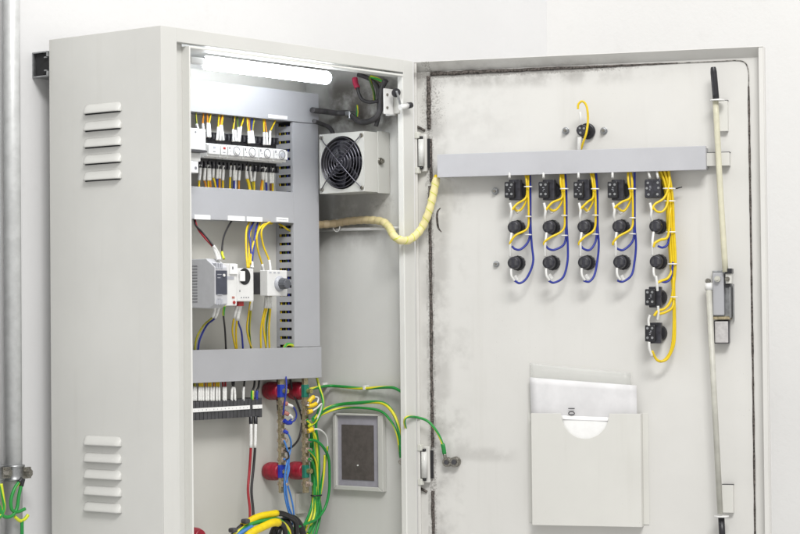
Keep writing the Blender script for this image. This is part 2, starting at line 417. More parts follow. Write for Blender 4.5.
# gasket: broken dark foam strips on the hinge side and top, thin seam with round corner on the lock side
def dgz(py, px=430): return dd(px, py, PV).z
gz = []
gu = dd(430.5, 250, PV).x; gtop = dd(560, 68.2, PV).z; gr = dd(750.2, 200, PV).x
mb = MB(DF)
def strip(u, z0, z1, w, thick=.004):
    n = max(2, int(abs(z1-z0)/.012)); pts = []
    for i in range(n+1):
        z = z0+(z1-z0)*i/n; pts.append((u+rnd(-.0006, .0006), -PV-thick*.3, z))
    mb.tube(pts, w/2, 6, smooth=2, rf=lambda l, t: w/2*rnd(.8, 1.15))
for (ya, yb) in ((76, 129), (186, 447), (491, 560)): strip(gu+.0003*(ya > 180), dgz(ya), dgz(yb), .0062 if ya > 100 else .0085)
strip(gu+.003, dgz(139), dgz(182), .0055)
n = 40; pts = [(gu+.004+i*(.50-.01)/n, -PV-.001, gtop+rnd(-.0005, .0005)) for i in range(n+1)]
mb.tube(pts, .003, 6, smooth=1, rf=lambda l, t: .0046*(1-.72*t)*rnd(.85, 1.15))
mb.build('gasket', M_gasket, door)
mb = MB(DF)
pts = [(.50, -PV-.0008, gtop), (.60, -PV-.0008, gtop), (gr-.022, -PV-.0008, gtop), (gr-.006, -PV-.0008, gtop-.005), (gr, -PV-.0008, gtop-.022), (gr, -PV-.0008, gtop-.05)]
mb.tube(pts, .0011, 6, smooth=6); mb.build('edge_seam', M_gline, door)
mb = MB(DF); mb.tube([(gr, -PV-.0008, gtop-.05), (gr+.0005, -PV-.0008, 1.6), (gr+.001, -PV-.0008, 1.3), (gr+.0008, -PV-.0008, BOT+.02)], .0018, 6, smooth=20, rf=lambda l, t: .0019*rnd(.8, 1.2))
mb.build('edge_seam', M_gasket, door)
# inner folded ridge beside the gasket on the lock side
# hinges
def hinge(y0, y1):
    a = dd(422, y0, .002); b_ = dd(422, y1, .002); h0, h1 = b_.z, a.z
    mb = MB(DF); mb.box((.004, .0225), (-PV-.0002, -PV-.012), (h0-.010, h1+.010)); hg = mb.build('hinge', M_door, cab, .0015)
    k = MB(DF); k.box((.0225, .0275), (-PV-.0004, -PV-.006), (h0-.002, h1+.002)); k.build('hinge_slot', M_dark, hg)
    k = MB(DF); k.cyl((.0135, -PV-.0175, h0), (.0135, -PV-.0175, h1), .0062); k.build('hinge_barrel', M_clearb, hg)
    k = MB(DF); k.cyl((.0135, -PV-.0175, h0-.006), (.0135, -PV-.0175, h0-.001), .0036); k.cyl((.0135, -PV-.0175, h1+.001), (.0135, -PV-.0175, h1+.006), .0036)
    k.build('hinge_pin', M_black, hg)
    # fixing knuckle on the frame side
    for z_ in (h0-.014, h1+.002): k = MB(); k.box((W+.0005, W+.010), (-.010, -.0005), (z_, z_+.012)); k.build('hinge_bracket', M_louver, hg, .001)
hinge(139, 166); hinge(452, 478)
# document pocket
P0 = dd(531, 413.4, PV+.022); P1 = dd(641.8, 527.4, PV+.022)
un, up_ = dd(561, 413, PV+.022).x, dd(609, 413, PV+.022).x
mb = MB(DF); yf = -PV-.022
poly = [(P0.x, P1.z), (P1.x, P1.z), (P1.x, P0.z), (up_, P0.z)]
cxn = (un+up_)/2; rn = (up_-un)/2
for k in range(1, 24): a = PI*k/24; poly.append((cxn+rn*math.cos(a), P0.z-rn*1.03*math.sin(a)))
poly += [(un, P0.z), (P0.x, P0.z)]
mb.prism(poly, 'y', yf, yf+.0014)
mb.box((P0.x, P0.x+.0014), (yf+.0014, -PV-.0003), (P1.z, P0.z)); mb.box((P1.x-.0014, P1.x), (yf+.0014, -PV-.0003), (P1.z, P0.z)); mb.box((P0.x+.0014, P1.x-.0014), (yf+.0014, -PV-.0003), (P1.z, P1.z+.0014))
mb.box((P0.x-.011, P0.x), (-PV-.0018, -PV-.0004), (P1.z+.003, P0.z)); mb.box((P1.x, P1.x+.011), (-PV-.0018, -PV-.0004), (P1.z+.003, P0.z))
mb.build('document_pocket', M_pocket, door, .0005)
# bent white scoop behind the notch + papers
def sheet(name, mat, corners, label, cat, v, bow=.003, thick=.0006, th=None, wob=0):
    """corners: four door pixels tl,tr,br,bl ; a gently bowed sheet"""
    q = [dd(x, y, v) for x, y in corners]; n = 14; mb = MB(DF); g = []
    for i in range(n+1):
        r = []
        for j in range(n+1):
            s, t = i/n, j/n
            p = q[0].lerp(q[1], s).lerp(q[3].lerp(q[2], s), t)
            r.append(mb.addv((p.x, p.y-bow*math.sin(PI*s)*(1-t)+wob*math.sin(s*7+1)*(1-t), p.z)))
        g.append(r)
    for i in range(n):
        for j in range(n): mb.face([g[i][j], g[i][j+1], g[i+1][j+1], g[i+1][j]], None, True)
    if th is not None: o = mb.build(name, mat, th)
    else:
        c0 = Vector((q[3].x, q[3].y, q[3].z)); o = mb.build(name, mat, None, wm=DF @ Matrix.Translation(c0)); tag(o, label, cat)
    md = o.modifiers.new('thickness', 'SOLIDIFY'); md.thickness = thick
    return o
sheet('plastic_sleeve', M_film, [(529.5, 363), (631, 373), (634, 470), (532, 470)], 'clear plastic document sleeve standing highest in the door pocket', 'document sleeve', PV+.004, .001, .0004, wob=.001)
pp = sheet('paper_sheet', M_paper, [(529.5, 377.5), (636.5, 385.5), (638, 470), (534, 470)], 'white folded drawing sheet in the door pocket with sideways printed digits', 'paper', PV+.012, .004, .0012)
sheet('folded_paper', M_label, [(561, 415.5), (609, 417.5), (609, 470), (561, 470)], 'bright white folded paper showing through the half round notch of the pocket', 'paper', PV+.0170, .001, .0008)
mb = MB(DF)
a_, b_ = dd(563, 419.5, PV+.0180), dd(608, 421, PV+.0180); mb.tube([(a_.x, a_.y, a_.z), (b_.x, b_.y, b_.z)], .0007, 6, smooth=1); mb.build('paper_crease', M_paper, pp)
def textmesh(body, size, M, mat, name, parent):
    cu = bpy.data.curves.new('txt', 'FONT'); cu.body = body; cu.size = size; cu.extrude = .00015; cu.align_x = 'CENTER'; cu.align_y = 'CENTER'
    t = bpy.data.objects.new('txt', cu); C.objects.link(t); bpy.context.view_layer.update()
    me = bpy.data.meshes.new_from_object(t.evaluated_get(bpy.context.evaluated_depsgraph_get())); bpy.data.objects.remove(t); bpy.data.curves.remove(cu)
    me.transform(wmat(parent).inverted() @ M); me.materials.clear(); me.materials.append(mat)
    o = bpy.data.objects.new(name, me); C.objects.link(o); o.parent = parent; return o
tp = dd(572.0, 411.0, PV+.0178)
textmesh('01', .0185, DF @ Matrix.Translation((tp.x, tp.y-.0012, tp.z)) @ Matrix.Rotation(PI/2, 4, 'X') @ Matrix.Rotation(PI/2, 4, 'Z'), M_black, 'printed_digits', pp)
# ------------------------------------------------------------------ strut rail and pipes on the wall
st = thing('strut_rail', 'galvanised slotted channel rail fixed to the wall behind the cabinet', 'mounting rail', (-.002, .30, 1.906))
zt, zb = 1.9315, 1.8855; y0, y1 = D+.0006, wallY-.0005; mb = MB(); x0, x1 = -.004, W+.05
mb.box((x0, x1), (y1-.0025, y1), (zb, zt)); mb.box((x0, x1), (y0, y1-.0025), (zt-.0025, zt)); mb.box((x0, x1), (y0, y1-.0025), (zb, zb+.0025))
mb.box((x0, x1), (y0, y0+.0025), (zt-.010, zt-.0025)); mb.box((x0, x1), (y0, y0+.0025), (zb+.0025, zb+.010))
mb.box((x0, x1), (y0+.0025, y0+.009), (zt-.0125, zt-.010)); mb.box((x0, x1), (y0+.0025, y0+.009), (zb+.010, zb+.0125))
mb.build('channel', M_steel, st, .0005); k = MB(); k.box((.002, .006), (y0+.001, y1-.003), (zb+.003, zt-.003)); k.build('channel_shade', M_dark, st)  # dark block stands in for the shade inside the hollow channel
def pipe(px, label, wpx=16.2, cz=None):
    c = fy(px, 250, wallY-.024); r = .0150
    t = thing('conduit_pipe', label, 'pipe', (c.x, wallY-.024, .9), group='galvanised conduit pipes on the wall')
    mb = MB(); mb.cyl((c.x, c.y, .8), (c.x, c.y, 2.6), r, seg=40); mb.build('tube', M_pipe, t)
    z1 = fy(px, 465, wallY-.024).z; z0 = fy(px, 481, wallY-.024).z
    mb = MB(); mb.lathe((c.x, c.y, z0), (0, 0, 1), [(0, r+.004), (.003, r+.0045), (.005, r+.003), (z1-z0-.005, r+.003), (z1-z0-.003, r+.0045), (z1-z0, r+.004)], 40)
    cl = mb.build('coupling', M_steel, t)
    mb = MB(); mb.cyl((c.x+.010, c.y-r-.004, (z0+z1)/2), (c.x+.014, c.y-r-.015, (z0+z1)/2), .007, seg=6, smooth=False)
    mb.box((c.x+.005, c.x+.022), (c.y-r-.006, c.y-r-.001), (z0+.004, z1-.004)); mb.build('clamp_screw', M_bolt, cl, .0006)
    return c, (z0+z1)/2
pc, pz = pipe(12.6, 'galvanised conduit pipe left of the cabinet with earth wires at its coupling')
pipe(-8.0, 'second conduit pipe cut off by the left edge of the photo')
# ------------------------------------------------------------------ wires
def wire(pts, r, mat, label, group=None, name='wire', cat='wire', sleeves=(), fr=ID, seg=8, smooth=6):
    """pts in frame coordinates. sleeves: (i0, i1, radius, material, name) index ranges over the control points"""
    p0 = fr @ Vector(pts[0]); Mx = Matrix.Translation(p0)
    mb = MB(fr); mb.tube(pts, r, seg, smooth=smooth, uoff=rnd(0, 1)); o = mb.build(name, mat, None, wm=Mx); tag(o, label, cat, group)
    P = crom(pts, smooth)
    for (a, b_, rr, mm, nm) in sleeves:
        sub = P[int(a*smooth):int(b_*smooth)+1] if len(pts) > 2 else [Vector(pts[0]).lerp(Vector(pts[1]), a), Vector(pts[0]).lerp(Vector(pts[1]), b_)]
        k = MB(fr); k.tube(sub, rr, seg, smooth=0); k.build(nm, mm, o)
    return o
def ew(lst, r, mat, label, Y=None, X=None, **k):       # wire through pixels on an interior plane; entries (px,py) or (px,py,Y)
    pts = []
    for e in lst:
        if X is not None: pts.append(rx(e[0], e[1], e[2] if len(e) > 2 else X))
        else: pts.append(fy(e[0], e[1], e[2] if len(e) > 2 else Y))
    return wire(pts, r, mat, label, **k)
# earth pigtails at the pipe coupling
yq = wallY-.05
for i, (lst, mt, lb) in enumerate((
    ([(22, 479), (15, 488), (11, 500), (12, 510), (18, 512), (25, 509)], W_GY, 'green and yellow earth wire loop hanging from the pipe coupling, curling right'),
    ([(23, 479), (19, 495), (17, 508), (12, 516), (5, 517), (1, 512), (-4, 495)], W_GY, 'green and yellow earth wire swinging from the coupling to the next pipe'),
    ([(28, 515), (25, 519), (20, 521), (15, 517)], W_YG, 'short yellow green wire end crossing the pipe below the coupling'),
    ([(22, 520), (22, 530), (22, 550)], W_G, 'green wire dropping straight down the front of the pipe'),
    ([(1, 484), (3, 498), (4, 508), (1, 516), (-5, 520)], W_YG, 'yellow green wire at the far left edge beside the pipe'))):
    sl = [(0, .5, .0042, M_black, 'heat_shrink')] if i in (0, 1) else []
    ew(lst, .0031, mt, lb, Y=yq, sleeves=sl, group='earth wires at the pipes')
# ------------------------------------------------------------------ interior: ducts
q, p = .190, .240
def duct(name, label, x, z, axis, wires=True, yq=q):
    t = thing(name, label, 'cable duct', (x[0], p, z[0]), group='wiring ducts inside the cabinet')
    mb = MB(); mb.box(x, (yq, yq+.0015), z)
    if axis == 'x': mb.box(x, (yq+.0015, yq+.010), (z[1]-.0015, z[1])); mb.box(x, (yq+.0015, yq+.010), (z[0], z[0]+.0015))
    else: mb.box((x[0], x[0]+.0015), (yq+.0015, yq+.008), z); mb.box((x[1]-.0015, x[1]), (yq+.0015, yq+.008), z)
    mb.build('cover', M_duct, t, .0009, seg=3)
    mb = MB(); e = .0015
    if axis == 'x':
        mb.box((x[0]+e, x[1]-e), (p-.002, p-.0003), (z[0]+e, z[1]-e))
        a = x[0]+.004
        while a < x[1]-.008:
            mb.box((a, a+.0085), (yq+.008, p-.002), (z[0]+e, z[0]+2*e)); mb.box((a, a+.0085), (yq+.008, p-.002), (z[1]-2*e, z[1]-e)); a += .0150
        mb.box((x[1]-.003, x[1]-.0017), (yq+.002, p-.002), (z[0]+2*e, z[1]-2*e))
    else:
        mb.box((x[0]+e, x[1]-e), (p-.002, p-.0003), z)
        a = z[0]+.0045
        while a < z[1]-.006:
            for xx in (x[0]+e, x[1]-2*e):
                mb.box((xx, xx+e), (yq+.0062, p-.0082), (a, a+.0113))
            a += .0168
        for xx in (x[0]+e, x[1]-2*e): mb.box((xx, xx+e), (yq+.0016, yq+.0062), z); mb.box((xx, xx+e), (p-.0082, p-.0022), z)
        mb.box((x[0]+.0075, x[0]+.0090), (yq+.003, p-.0025), z); mb.mi[-6:] = [1]*6  # dark sheet behind the slots stands in for shade inside the duct
    mb.build('slotted_body', [M_duct, M_dark], t)
    return t
xr = fy(318.8, 110, q).x; xv0 = fy(293.6, 150, q).x
z1t, z1b = fy(250, 85.8, q).z, fy(250, 117, q).z
z2t, z2b = fy(250, 189.6, q).z, fy(250, 221.3, q).z
z3t, z3b = fy(250, 348.7, q).z, fy(250, 380.8, q).z
d1 = duct('cable_duct', 'topmost horizontal grey cable duct directly under the glowing lamp tube', (.045, xr), (z1b, z1t), 'x')
d2 = duct('cable_duct', 'middle horizontal grey cable duct with four white label strips along its lower edge', (.045, xv0-.0012), (z2b, z2t), 'x')
d3 = duct('cable_duct', 'lowest horizontal grey cable duct above the dark terminal strip', (.045, xr+.002), (z3b, z3t), 'x')
d4 = duct('cable_duct', 'tall vertical grey cable duct right of the breakers, with slotted side', (xv0, xr-.0005), (z3t+.001, z1b-.001), 'z', yq=q+.0012)
def lab(px0, px1, py0, py1, Y, par, lines=True, name='label_strip', slope=0):
    a = fy(px0, py0, Y); b_ = fy(px1, py0+slope*(px1-px0), Y); c = fy(px0, py1, Y)
    mb = MB(); mb.box((a.x, b_.x), (Y-.0012, Y-.0002), (c.z, a.z)); o = mb.build(name, M_label, par, .0002)
    if lines:
        mb = MB(); x = a.x+.004
        while x < b_.x-.005:
            w = rnd(.0012, .0030); zc = (a.z+c.z)/2; mb.box((x, x+w), (Y-.0015, Y-.0013), (zc-.0008, zc+rnd(.0002, .0010))); x += w+rnd(.0006, .0016)
        mb.build('faint_print', M_grey, o)
    return o
for (a, b_, t_) in ((194, 210, 214.5), (227.5, 244.5, 215.7), (246.5, 262, 216.6)): lab(a, b_, t_, t_+4.6, q, d2, False, slope=.03)
lab(276, 288, 217.3, 221.5, q, d2, True, slope=.03)
lab(268, 287, 114.2, 117.6, q, d1, False, slope=.09)
# wires lying inside the vertical duct
for i in range(7):
    x = xv0+.0045; y = q+.008+i*.0062
    pts = [(x+rnd(-.001, .001), y+rnd(-.001, .001), z3t+.006)] + [(x+rnd(-.0012, .0012), y+rnd(-.002, .002), z3t+.006+(z1b-z3t-.012)*k/9) for k in range(1, 9)] + [(x, y, z1b-.006)]
    mt = (W_OL, W_K, W_B, W_OL, W_K, W_Y, W_K)[i]
    wire(pts, .0014, mt, '%s wire packed inside the vertical duct, %s from the front edge of its slots' % (('olive', 'black', 'blue', 'olive', 'black', 'yellow', 'black')[i], ORD[i]), 'wires inside the vertical duct', seg=6, smooth=2)
# ------------------------------------------------------------------ lamp tube
t = thing('fluorescent_lamp', 'glowing white fluorescent tube lamp under the cabinet top', 'lamp', (.15, .06, 1.91))
Y = .062; a = fy(206, 62.5, Y); b_ = fy(327.5, 77.5, Y)
mb = MB(); mb.lathe((a.x, Y, a.z), (1, 0, 0), [(0, .011), (.002, .0126), (b_.x-a.x-.004, .0126), (b_.x-a.x-.001, .0115), (b_.x-a.x, .010)], 24); mb.build('glowing_tube', M_tube, t)
mb = MB(); mb.box((a.x-.045, a.x-.001), (Y-.006, Y+.008), (a.z-.005, a.z+.007)); mb.build('end_connector', M_white, t, .002)
mb = MB(); mb.cyl((a.x-.002, Y, a.z+.001), (a.x-.008, Y-.003, a.z+.008), .0028); mb.build('connector_plug', M_dgrey, t)
mb = MB(); mb.box((a.x-.06, b_.x-.01), (Y-.004, Y+.012), (TOP-.0120, TOP-.0022)); mb.build('batten', M_white, t, .001)
# ------------------------------------------------------------------ DIN rails
def rail(py, label, x0, x1, Y=p):
    z = fy(250, py, Y).z; t = thing('mounting_rail', label, 'rail', (x0, Y, z), group='component rails on the plate')
    mb = MB(); mb.box((x0, x1), (Y-.0082, Y-.0072), (z-.0125, z+.0125)); mb.box((x0, x1), (Y-.0072, Y-.0003), (z-.0125, z-.0115)); mb.box((x0, x1), (Y-.0072, Y-.0003), (z+.0115, z+.0125))
    mb.box((x0, x1), (Y-.0084, Y-.0074), (z+.0125, z+.0175)); mb.box((x0, x1), (Y-.0084, Y-.0074), (z-.0175, z-.0125)); mb.build('rail_profile', M_steel, t); return z
rail(153, 'steel rail carrying the row of white relays', .05, .540); rail(281, 'steel rail carrying power supply, breaker and rotary switch', .05, .548)
# ------------------------------------------------------------------ relay row (top)
YF = .170
edges = [206.5, 219, 226.2, 242, 257.3, 272.3, 286.5]
def fz(px, y250, slope, Y): return fy(px, y250+(px-250)*slope, Y).z
names = ['narrow white relay at the left of the row, printed with two small grey lines', 'narrow white relay with a red mark, second of the relay row', 'white relay with round dial, third of the relay row', 'white relay with round dial, fourth of the relay row', 'white relay with round dial, fifth of the relay row', 'white relay ending the row beside the slotted duct']
for i in range(6):
    a, b_ = edges[i], edges[i+1]; x0, x1 = fy(a, 150, YF).x+.0006, fy(b_, 150, YF).x-.0006
    zt = fy(250, 145.9, YF).z; zb = fy(250, 160.3, YF).z
    t = thing('relay', names[i], 'relay', ((x0+x1)/2, p-.0085, (zt+zb)/2), group='row of white relays')
    mb = MB(); dz_ = (zt-zb)*.22; mb.box((x0+.0006, x1-.0006), (YF+.010, .2050), (zb, zt)); mb.box((x0+.0006, x1-.0006), (YF, YF+.010), (zb+.0015, zt-.0015)); mb.box((x0+.0012, x1-.0012), (YF-.0045, YF), (zb+dz_, zt-dz_*.7)); mb.build('housing', M_white, t, .0009)
    zst, zsb = fy(250, 138.3, .196).z, fy(250, 169.0, .196).z
    mb = MB(); mb.box((x0, x1), (.196, .2312), (zsb, zst)); w_ = (x1-x0); nn = max(2, int(w_/.009))
    for k in range(nn):
        xc = x0+w_*(k+.5)/nn
        for zz in (zst-.002, zsb+.002): mb.box((xc-.0032, xc+.0032), (.1880, .196), (zz-.0065, zz+.0065))
    sk = mb.build('socket', M_black, t, .0006)
    for k in range(nn):
        xc = x0+w_*(k+.5)/nn
        for zz in (zst-.002, zsb+.002): mb = MB(); mb.cyl((xc, .1878, zz), (xc, .1872, zz), .0022, seg=10); mb.build('terminal_screw', M_dgrey, sk)
    zc = (zb+zt)/2; xc = (x0+x1)/2; yy = YF-.0045
    if i >= 2:
        mb = MB(); mb.tube([(xc+.002+.0088*math.cos(k*PI/8), yy-.0003, zc+.001+.0088*math.sin(k*PI/8)) for k in range(16)], .0007, 6, closed=True, smooth=2)
        mb.build('dial_ring', M_ink, t)
        mb = MB(); mb.cyl((xc+.002, yy, zc+.001), (xc+.002, yy-.003, zc+.001), .0052); mb.build('dial', M_label if i < 5 else M_grey, t)
        mb = MB(); mb.box((x0+.003, x0+.0055), (yy-.0005, yy-.0001), (zt-.010, zt-.005)); mb.box((x0+.003, x0+.007), (yy-.0005, yy-.0001), (zb+.006, zb+.0072)); mb.box((x0+.006, x0+.0085), (yy-.0005, yy-.0001), (zt-.014, zt-.0125)); mb.build('printed_mark', M_ink, t)
    else:
        mb = MB(); mb.box((xc-.003, xc+.003), (yy-.0006, yy-.0001), (zc+.003, zc+.007)); mb.build('printed_mark', [M_grey, M_redplug][i], t)
        mb = MB(); mb.box((xc-.004, xc+.0025), (yy-.0006, yy-.0001), (zc-.0035, zc-.0022)); mb.build('printed_mark', M_ink, t)
# big white breaker block at the left end
Yb = .150
x0, x1 = fy(184, 140, Yb).x, fy(206.0, 140, Yb).x; z0, z1 = fy(200, 173, Yb).z, fy(200, 128.5, Yb).z
t = thing('circuit_breaker', 'large white circuit breaker at the left end of the relay row', 'circuit breaker', (x0, p-.0085, z0))
za, zb = fy(200, 150, Yb).z, fy(200, 161, Yb).z
mb = MB(); mb.box((x0, x1), (Yb, .2312), (za, z1)); mb.build('upper_housing', M_white, t, .0015)
mb = MB(); mb.box((x0, x1-.004), (Yb+.010, .2312), (zb, za-.004)); mb.build('middle_housing', M_white, t, .0015)
mb = MB(); mb.box((x0, x1+.0005), (Yb-.002, Yb+.03), (za-.0038, za-.0004)); mb.build('dark_seam', M_dgrey, t)
mb = MB(); mb.box((x0, x1-.016), (Yb+.004, .2312), (z0, zb-.0005)); mb.build('lower_housing', M_white, t, .0015)
mb = MB(); c = fy(195.7, 168, Yb+.004); mb.cyl((c.x, c.y+.001, c.z), (c.x, c.y-.0006, c.z), .0030, seg=14); c = fy(195.5, 132, Yb); mb.cyl((c.x, c.y+.001, c.z), (c.x, c.y-.0005, c.z), .0018, seg=14); mb.build('screw_hole', M_ink, t)
# ---- wires above the relays: three pixel points: duct, sleeve top, terminal
def z1p(x, y): return (185+x/10.68, 110+y/10.68)
def z2p(x, y): return (240+x/10.68, 110+y/10.68)
top = [(z1p(118, 45), z1p(125, 150), z1p(150, 240), W_OL, 'olive'), (z1p(195, 60), z1p(190, 150), z1p(205, 290), W_O, 'orange'), (z1p(238, 45), z1p(240, 140), z1p(243, 290), W_O, 'orange'), (z1p(272, 45), z1p(258, 145), z1p(268, 290), W_Y, 'yellow'),
       (z1p(362, 60), z1p(352, 185), z1p(342, 320), W_Y, 'yellow'), (z1p(392, 60), z1p(378, 165), z1p(375, 325), W_O, 'orange'), (z1p(402, 65), z1p(392, 165), z1p(410, 325), W_Y, 'yellow'), (z1p(528, 80), z1p(515, 210), z1p(515, 335), W_Y, 'yellow'),
       (z1p(515, 80), z1p(536, 215), z1p(545, 335), W_K, 'black'), (z1p(622, 85), z1p(598, 180), z1p(578, 335), W_Y, 'yellow'), (z1p(560, 90), z1p(568, 190), z1p(570, 335), W_OL, 'olive'),
       (z2p(75, 75), z2p(88, 230), z2p(95, 355), W_Y, 'yellow'), (z2p(92, 80), z2p(104, 230), z2p(108, 355), W_O, 'orange'), (z2p(130, 80), z2p(120, 225), z2p(128, 355), W_B, 'blue'), (z2p(150, 90), z2p(132, 225), z2p(150, 355), W_OL, 'olive'),
       (z2p(252, 105), z2p(255, 240), z2p(258, 372), W_Y, 'yellow'), (z2p(268, 110), z2p(283, 240), z2p(288, 372), W_O, 'orange'), (z2p(374, 105), z2p(325, 225), z2p(315, 372), W_Y, 'yellow')]
for i, (a, b_, c, mt, cn) in enumerate(top):
    Y1 = .186 if i else .160
    pts = [fy(a[0]+(.2), a[1]-2.5, .203), fy(a[0], a[1]+1.5, .200), fy(b_[0], b_[1], .192), fy((b_[0]+c[0])/2, (b_[1]+c[1])/2, .188), fy(c[0], c[1], Y1)]
    wire(pts, .00165, mt, '%s wire with white sleeve, %s from the left above the relay row' % (cn, ORD[i]), 'wires above the relay row', sleeves=[(2, 4, .0026, M_sleeve, 'sleeve')])
def z3p(x, y): return (185+x/10.68, 150+y/10.68)
def z4p(x, y): return (240+x/10.68, 150+y/10.68)
low = [(z3p(168, 175), z3p(152, 320), z3p(148, 400), W_Y, 'yellow'), (z3p(215, 175), z3p(205, 320), z3p(228, 400), W_O, 'orange'), (z3p(250, 175), z3p(247, 320), z3p(250, 400), W_Y, 'yellow'), (z3p(262, 175), z3p(266, 320), z3p(276, 400), W_O, 'orange'), (z3p(303, 175), z3p(300, 290), z3p(335, 400), W_Y, 'yellow'),
       (z3p(348, 180), z3p(343, 300), z3p(342, 400), W_B, 'blue'), (z3p(376, 180), z3p(370, 300), z3p(368, 400), W_O, 'orange'), (z3p(412, 185), z3p(404, 320), z3p(405, 400), W_Y, 'yellow'), (z3p(486, 185), z3p(482, 285), z3p(478, 405), W_Y, 'yellow'), (z3p(522, 185), z3p(524, 320), z3p(524, 405), W_B, 'blue'), (z3p(548, 185), z3p(538, 320), z3p(538, 405), W_W, 'white'),
       (z3p(585, 190), z3p(576, 320), z3p(574, 410), W_O, 'orange'), (z3p(650, 190), z3p(656, 300), z3p(692, 410), W_Y, 'yellow'), (z4p(62, 195), z4p(82, 300), z4p(118, 420), W_Y, 'yellow'), (z4p(105, 195), z4p(125, 330), z4p(145, 420), W_OL, 'olive'), (z4p(165, 195), z4p(150, 330), z4p(152, 420), W_Y, 'yellow'),
       (z4p(236, 200), z4p(240, 310), z4p(218, 425), W_O, 'orange'), (z4p(250, 200), z4p(246, 320), z4p(236, 425), W_Y, 'yellow'), (z4p(275, 205), z4p(278, 340), z4p(285, 425), W_B, 'blue'), (z4p(320, 210), z4p(326, 350), z4p(326, 425), W_BR, 'brown'), (z4p(350, 210), z4p(348, 350), z4p(350, 425), W_Y, 'yellow')]
for i, (a, b_, c, mt, cn) in enumerate(low):
    pts = [fy(a[0], a[1]-2, .190), fy((a[0]+b_[0])/2, (a[1]+b_[1])/2, .194), fy(b_[0], b_[1], .198), fy((b_[0]+c[0])/2, (b_[1]+c[1])/2, .201), fy(c[0], c[1]+4, .204)]
    wire(pts, .0020, mt, '%s wire, %s from the left of those leaving the relay row downwards' % (cn, ORD[i]), 'wires below the relay row', sleeves=[(0, 2, .0028, M_sleeve, 'sleeve')])
# ------------------------------------------------------------------ middle row
# power supply
Yp = .125; a = fy(214.8, 285, Yp); x0 = a.x; x1 = fy(227.4, 285, Yp).x; zt = fy(220, 258.5, Yp).z; zb = fy(220, 308.5, Yp).z
t = thing('power_supply', 'tall light grey power supply with ribbed side and dark front panel', 'power supply', (x0, p-.0085, zb))
mb = MB(); mb.prism([(.2312, zb+.003), (.2312, zt-.001), (Yp+.022, zt), (Yp, zt-.016), (Yp, zb+.008), (Yp+.016, zb)], 'x', x0, x1); mb.build('housing', simple('supply_plastic', (.54, .545, .57), .4, var=.02), t, .0012)
mb = MB()
for k in range(13):
    z = zb+.012+(zt-zb-.026)*k/12; mb.box((x0-.0006, x0+.0005), (Yp+.044, .226), (z, z+.0016))
mb.build('side_slots', simple('slot_shade_plastic', (.22, .22, .24), .5), t)
mb = MB(); mb.box((x0+.0028, x1-.0020), (Yp-.0018, Yp+.0003), (zb+.026, zt-.022)); pn = mb.build('front_panel', simple('panel_slate', (.06, .065, .09), .4), t, .0006)
mb = MB(); c = fy(223.5, 275.3, Yp-.002); mb.cyl((c.x, Yp-.0019, c.z), (c.x, Yp-.0045, c.z), .0026, seg=12); mb.build('status_lamp', M_white, pn)
mb = MB()
for k, w in ((0, .011), (1, .008), (6, .013), (7, .010)): mb.box((x0+.005, x0+.005+w), (Yp-.0022, Yp-.0019), (zt-.030-k*.0062, zt-.0288-k*.0062))
mb.build('printed_mark', M_grey, pn)
mb = MB()
for zz in (zt-.014, zb+.012):
    for k in range(3): mb.box((x0+.003+k*.0065, x0+.008+k*.0065), (Yp-.001, Yp+.012), (zz-.0055, zz+.0055))
mb.build('terminals', M_dgrey if 0 else M_grey, t, .0008)
# narrow white breaker and motor relay
Yw = .140; x0 = x1+.0015
x2 = fy(236.8, 285, Yw).x; zt, zb = fy(232, 263.5, Yw).z, fy(232, 305.8, Yw).z
t = thing('circuit_breaker', 'narrow white breaker with small red test button beside the power supply', 'circuit breaker', (x0, p-.0085, zb))
mb = MB(); mb.box((x0, x2), (Yw, .2312), (zb, zt)); mb.build('housing', M_white, t, .0012)
mb = MB(); mb.box(((x0+x2)/2-.001, x2-.001), (Yw-.004, Yw), (zt-.020, zt-.001)); mb.build('toggle_block', M_label, t, .001)
mb = MB(); mb.box(((x0+x2)/2+.0035, (x0+x2)/2+.0065), (Yw-.0046, Yw-.0038), (zt-.011, zt-.006)); mb.build('toggle_slot', M_ink, t)
mb = MB(); mb.box((x0+.003, x2-.008), (Yw-.0007, Yw), (zt-.030, zt-.024)); mb.build('rating_window', M_grey, t)
mb = MB(); c = fy(233.8, 302.5, Yw); mb.cyl((c.x, Yw+.001, c.z), (c.x, Yw-.002, c.z), .0030, seg=14); mb.build('test_button', M_redplug, t)
mb = MB(); c = fy(233.0, 297.5, Yw); mb.box((c.x-.003, c.x+.004), (Yw-.0006, Yw), (c.z-.002, c.z+.002)); mb.build('printed_mark', M_lugr, t)
Ym = .140; x0 = x2+.001; x3 = fy(253.8, 285, Ym).x; zt, zb = fy(245, 268.2, Ym).z, fy(245, 301.5, Ym).z
t = thing('motor_relay', 'white motor relay with a round dark opening holding a white slider', 'relay', (x0, p-.0085, zb))
mb = MB(); mb.box((x0, x3), (Ym, .2312), (zb, zt)); mb.build('housing', M_white, t, .0018)
c = fy(244.5, 276.5, Ym); mb = MB(); mb.cyl((c.x, Ym+.001, c.z), (c.x, Ym-.0010, c.z), .0155, seg=32); dl_ = mb.build('round_opening', M_dark, t)
mb = MB(); mb.box((c.x-.016, c.x-.003), (Ym-.005, Ym-.0011), (c.z-.009, c.z+.010)); mb.build('slider', M_label, dl_, .001)
mb = MB()
for k in range(4): mb.box((x0+.010+k*.0065, x0+.0125+k*.0065), (Ym-.0006, Ym), (zb+.0065, zb+.0085))
mb.box((x0+.006, x0+.008), (Ym-.0006, Ym), (zb+.018, zb+.0215)); mb.build('printed_mark', M_ink, t)
mb = MB(); c = fy(239.5, 304, .150); mb.box((c.x-.007, c.x+.008), (.146, .162), (c.z-.004, c.z+.006)); mb.build('wire_plug', M_redplug, t, .001)
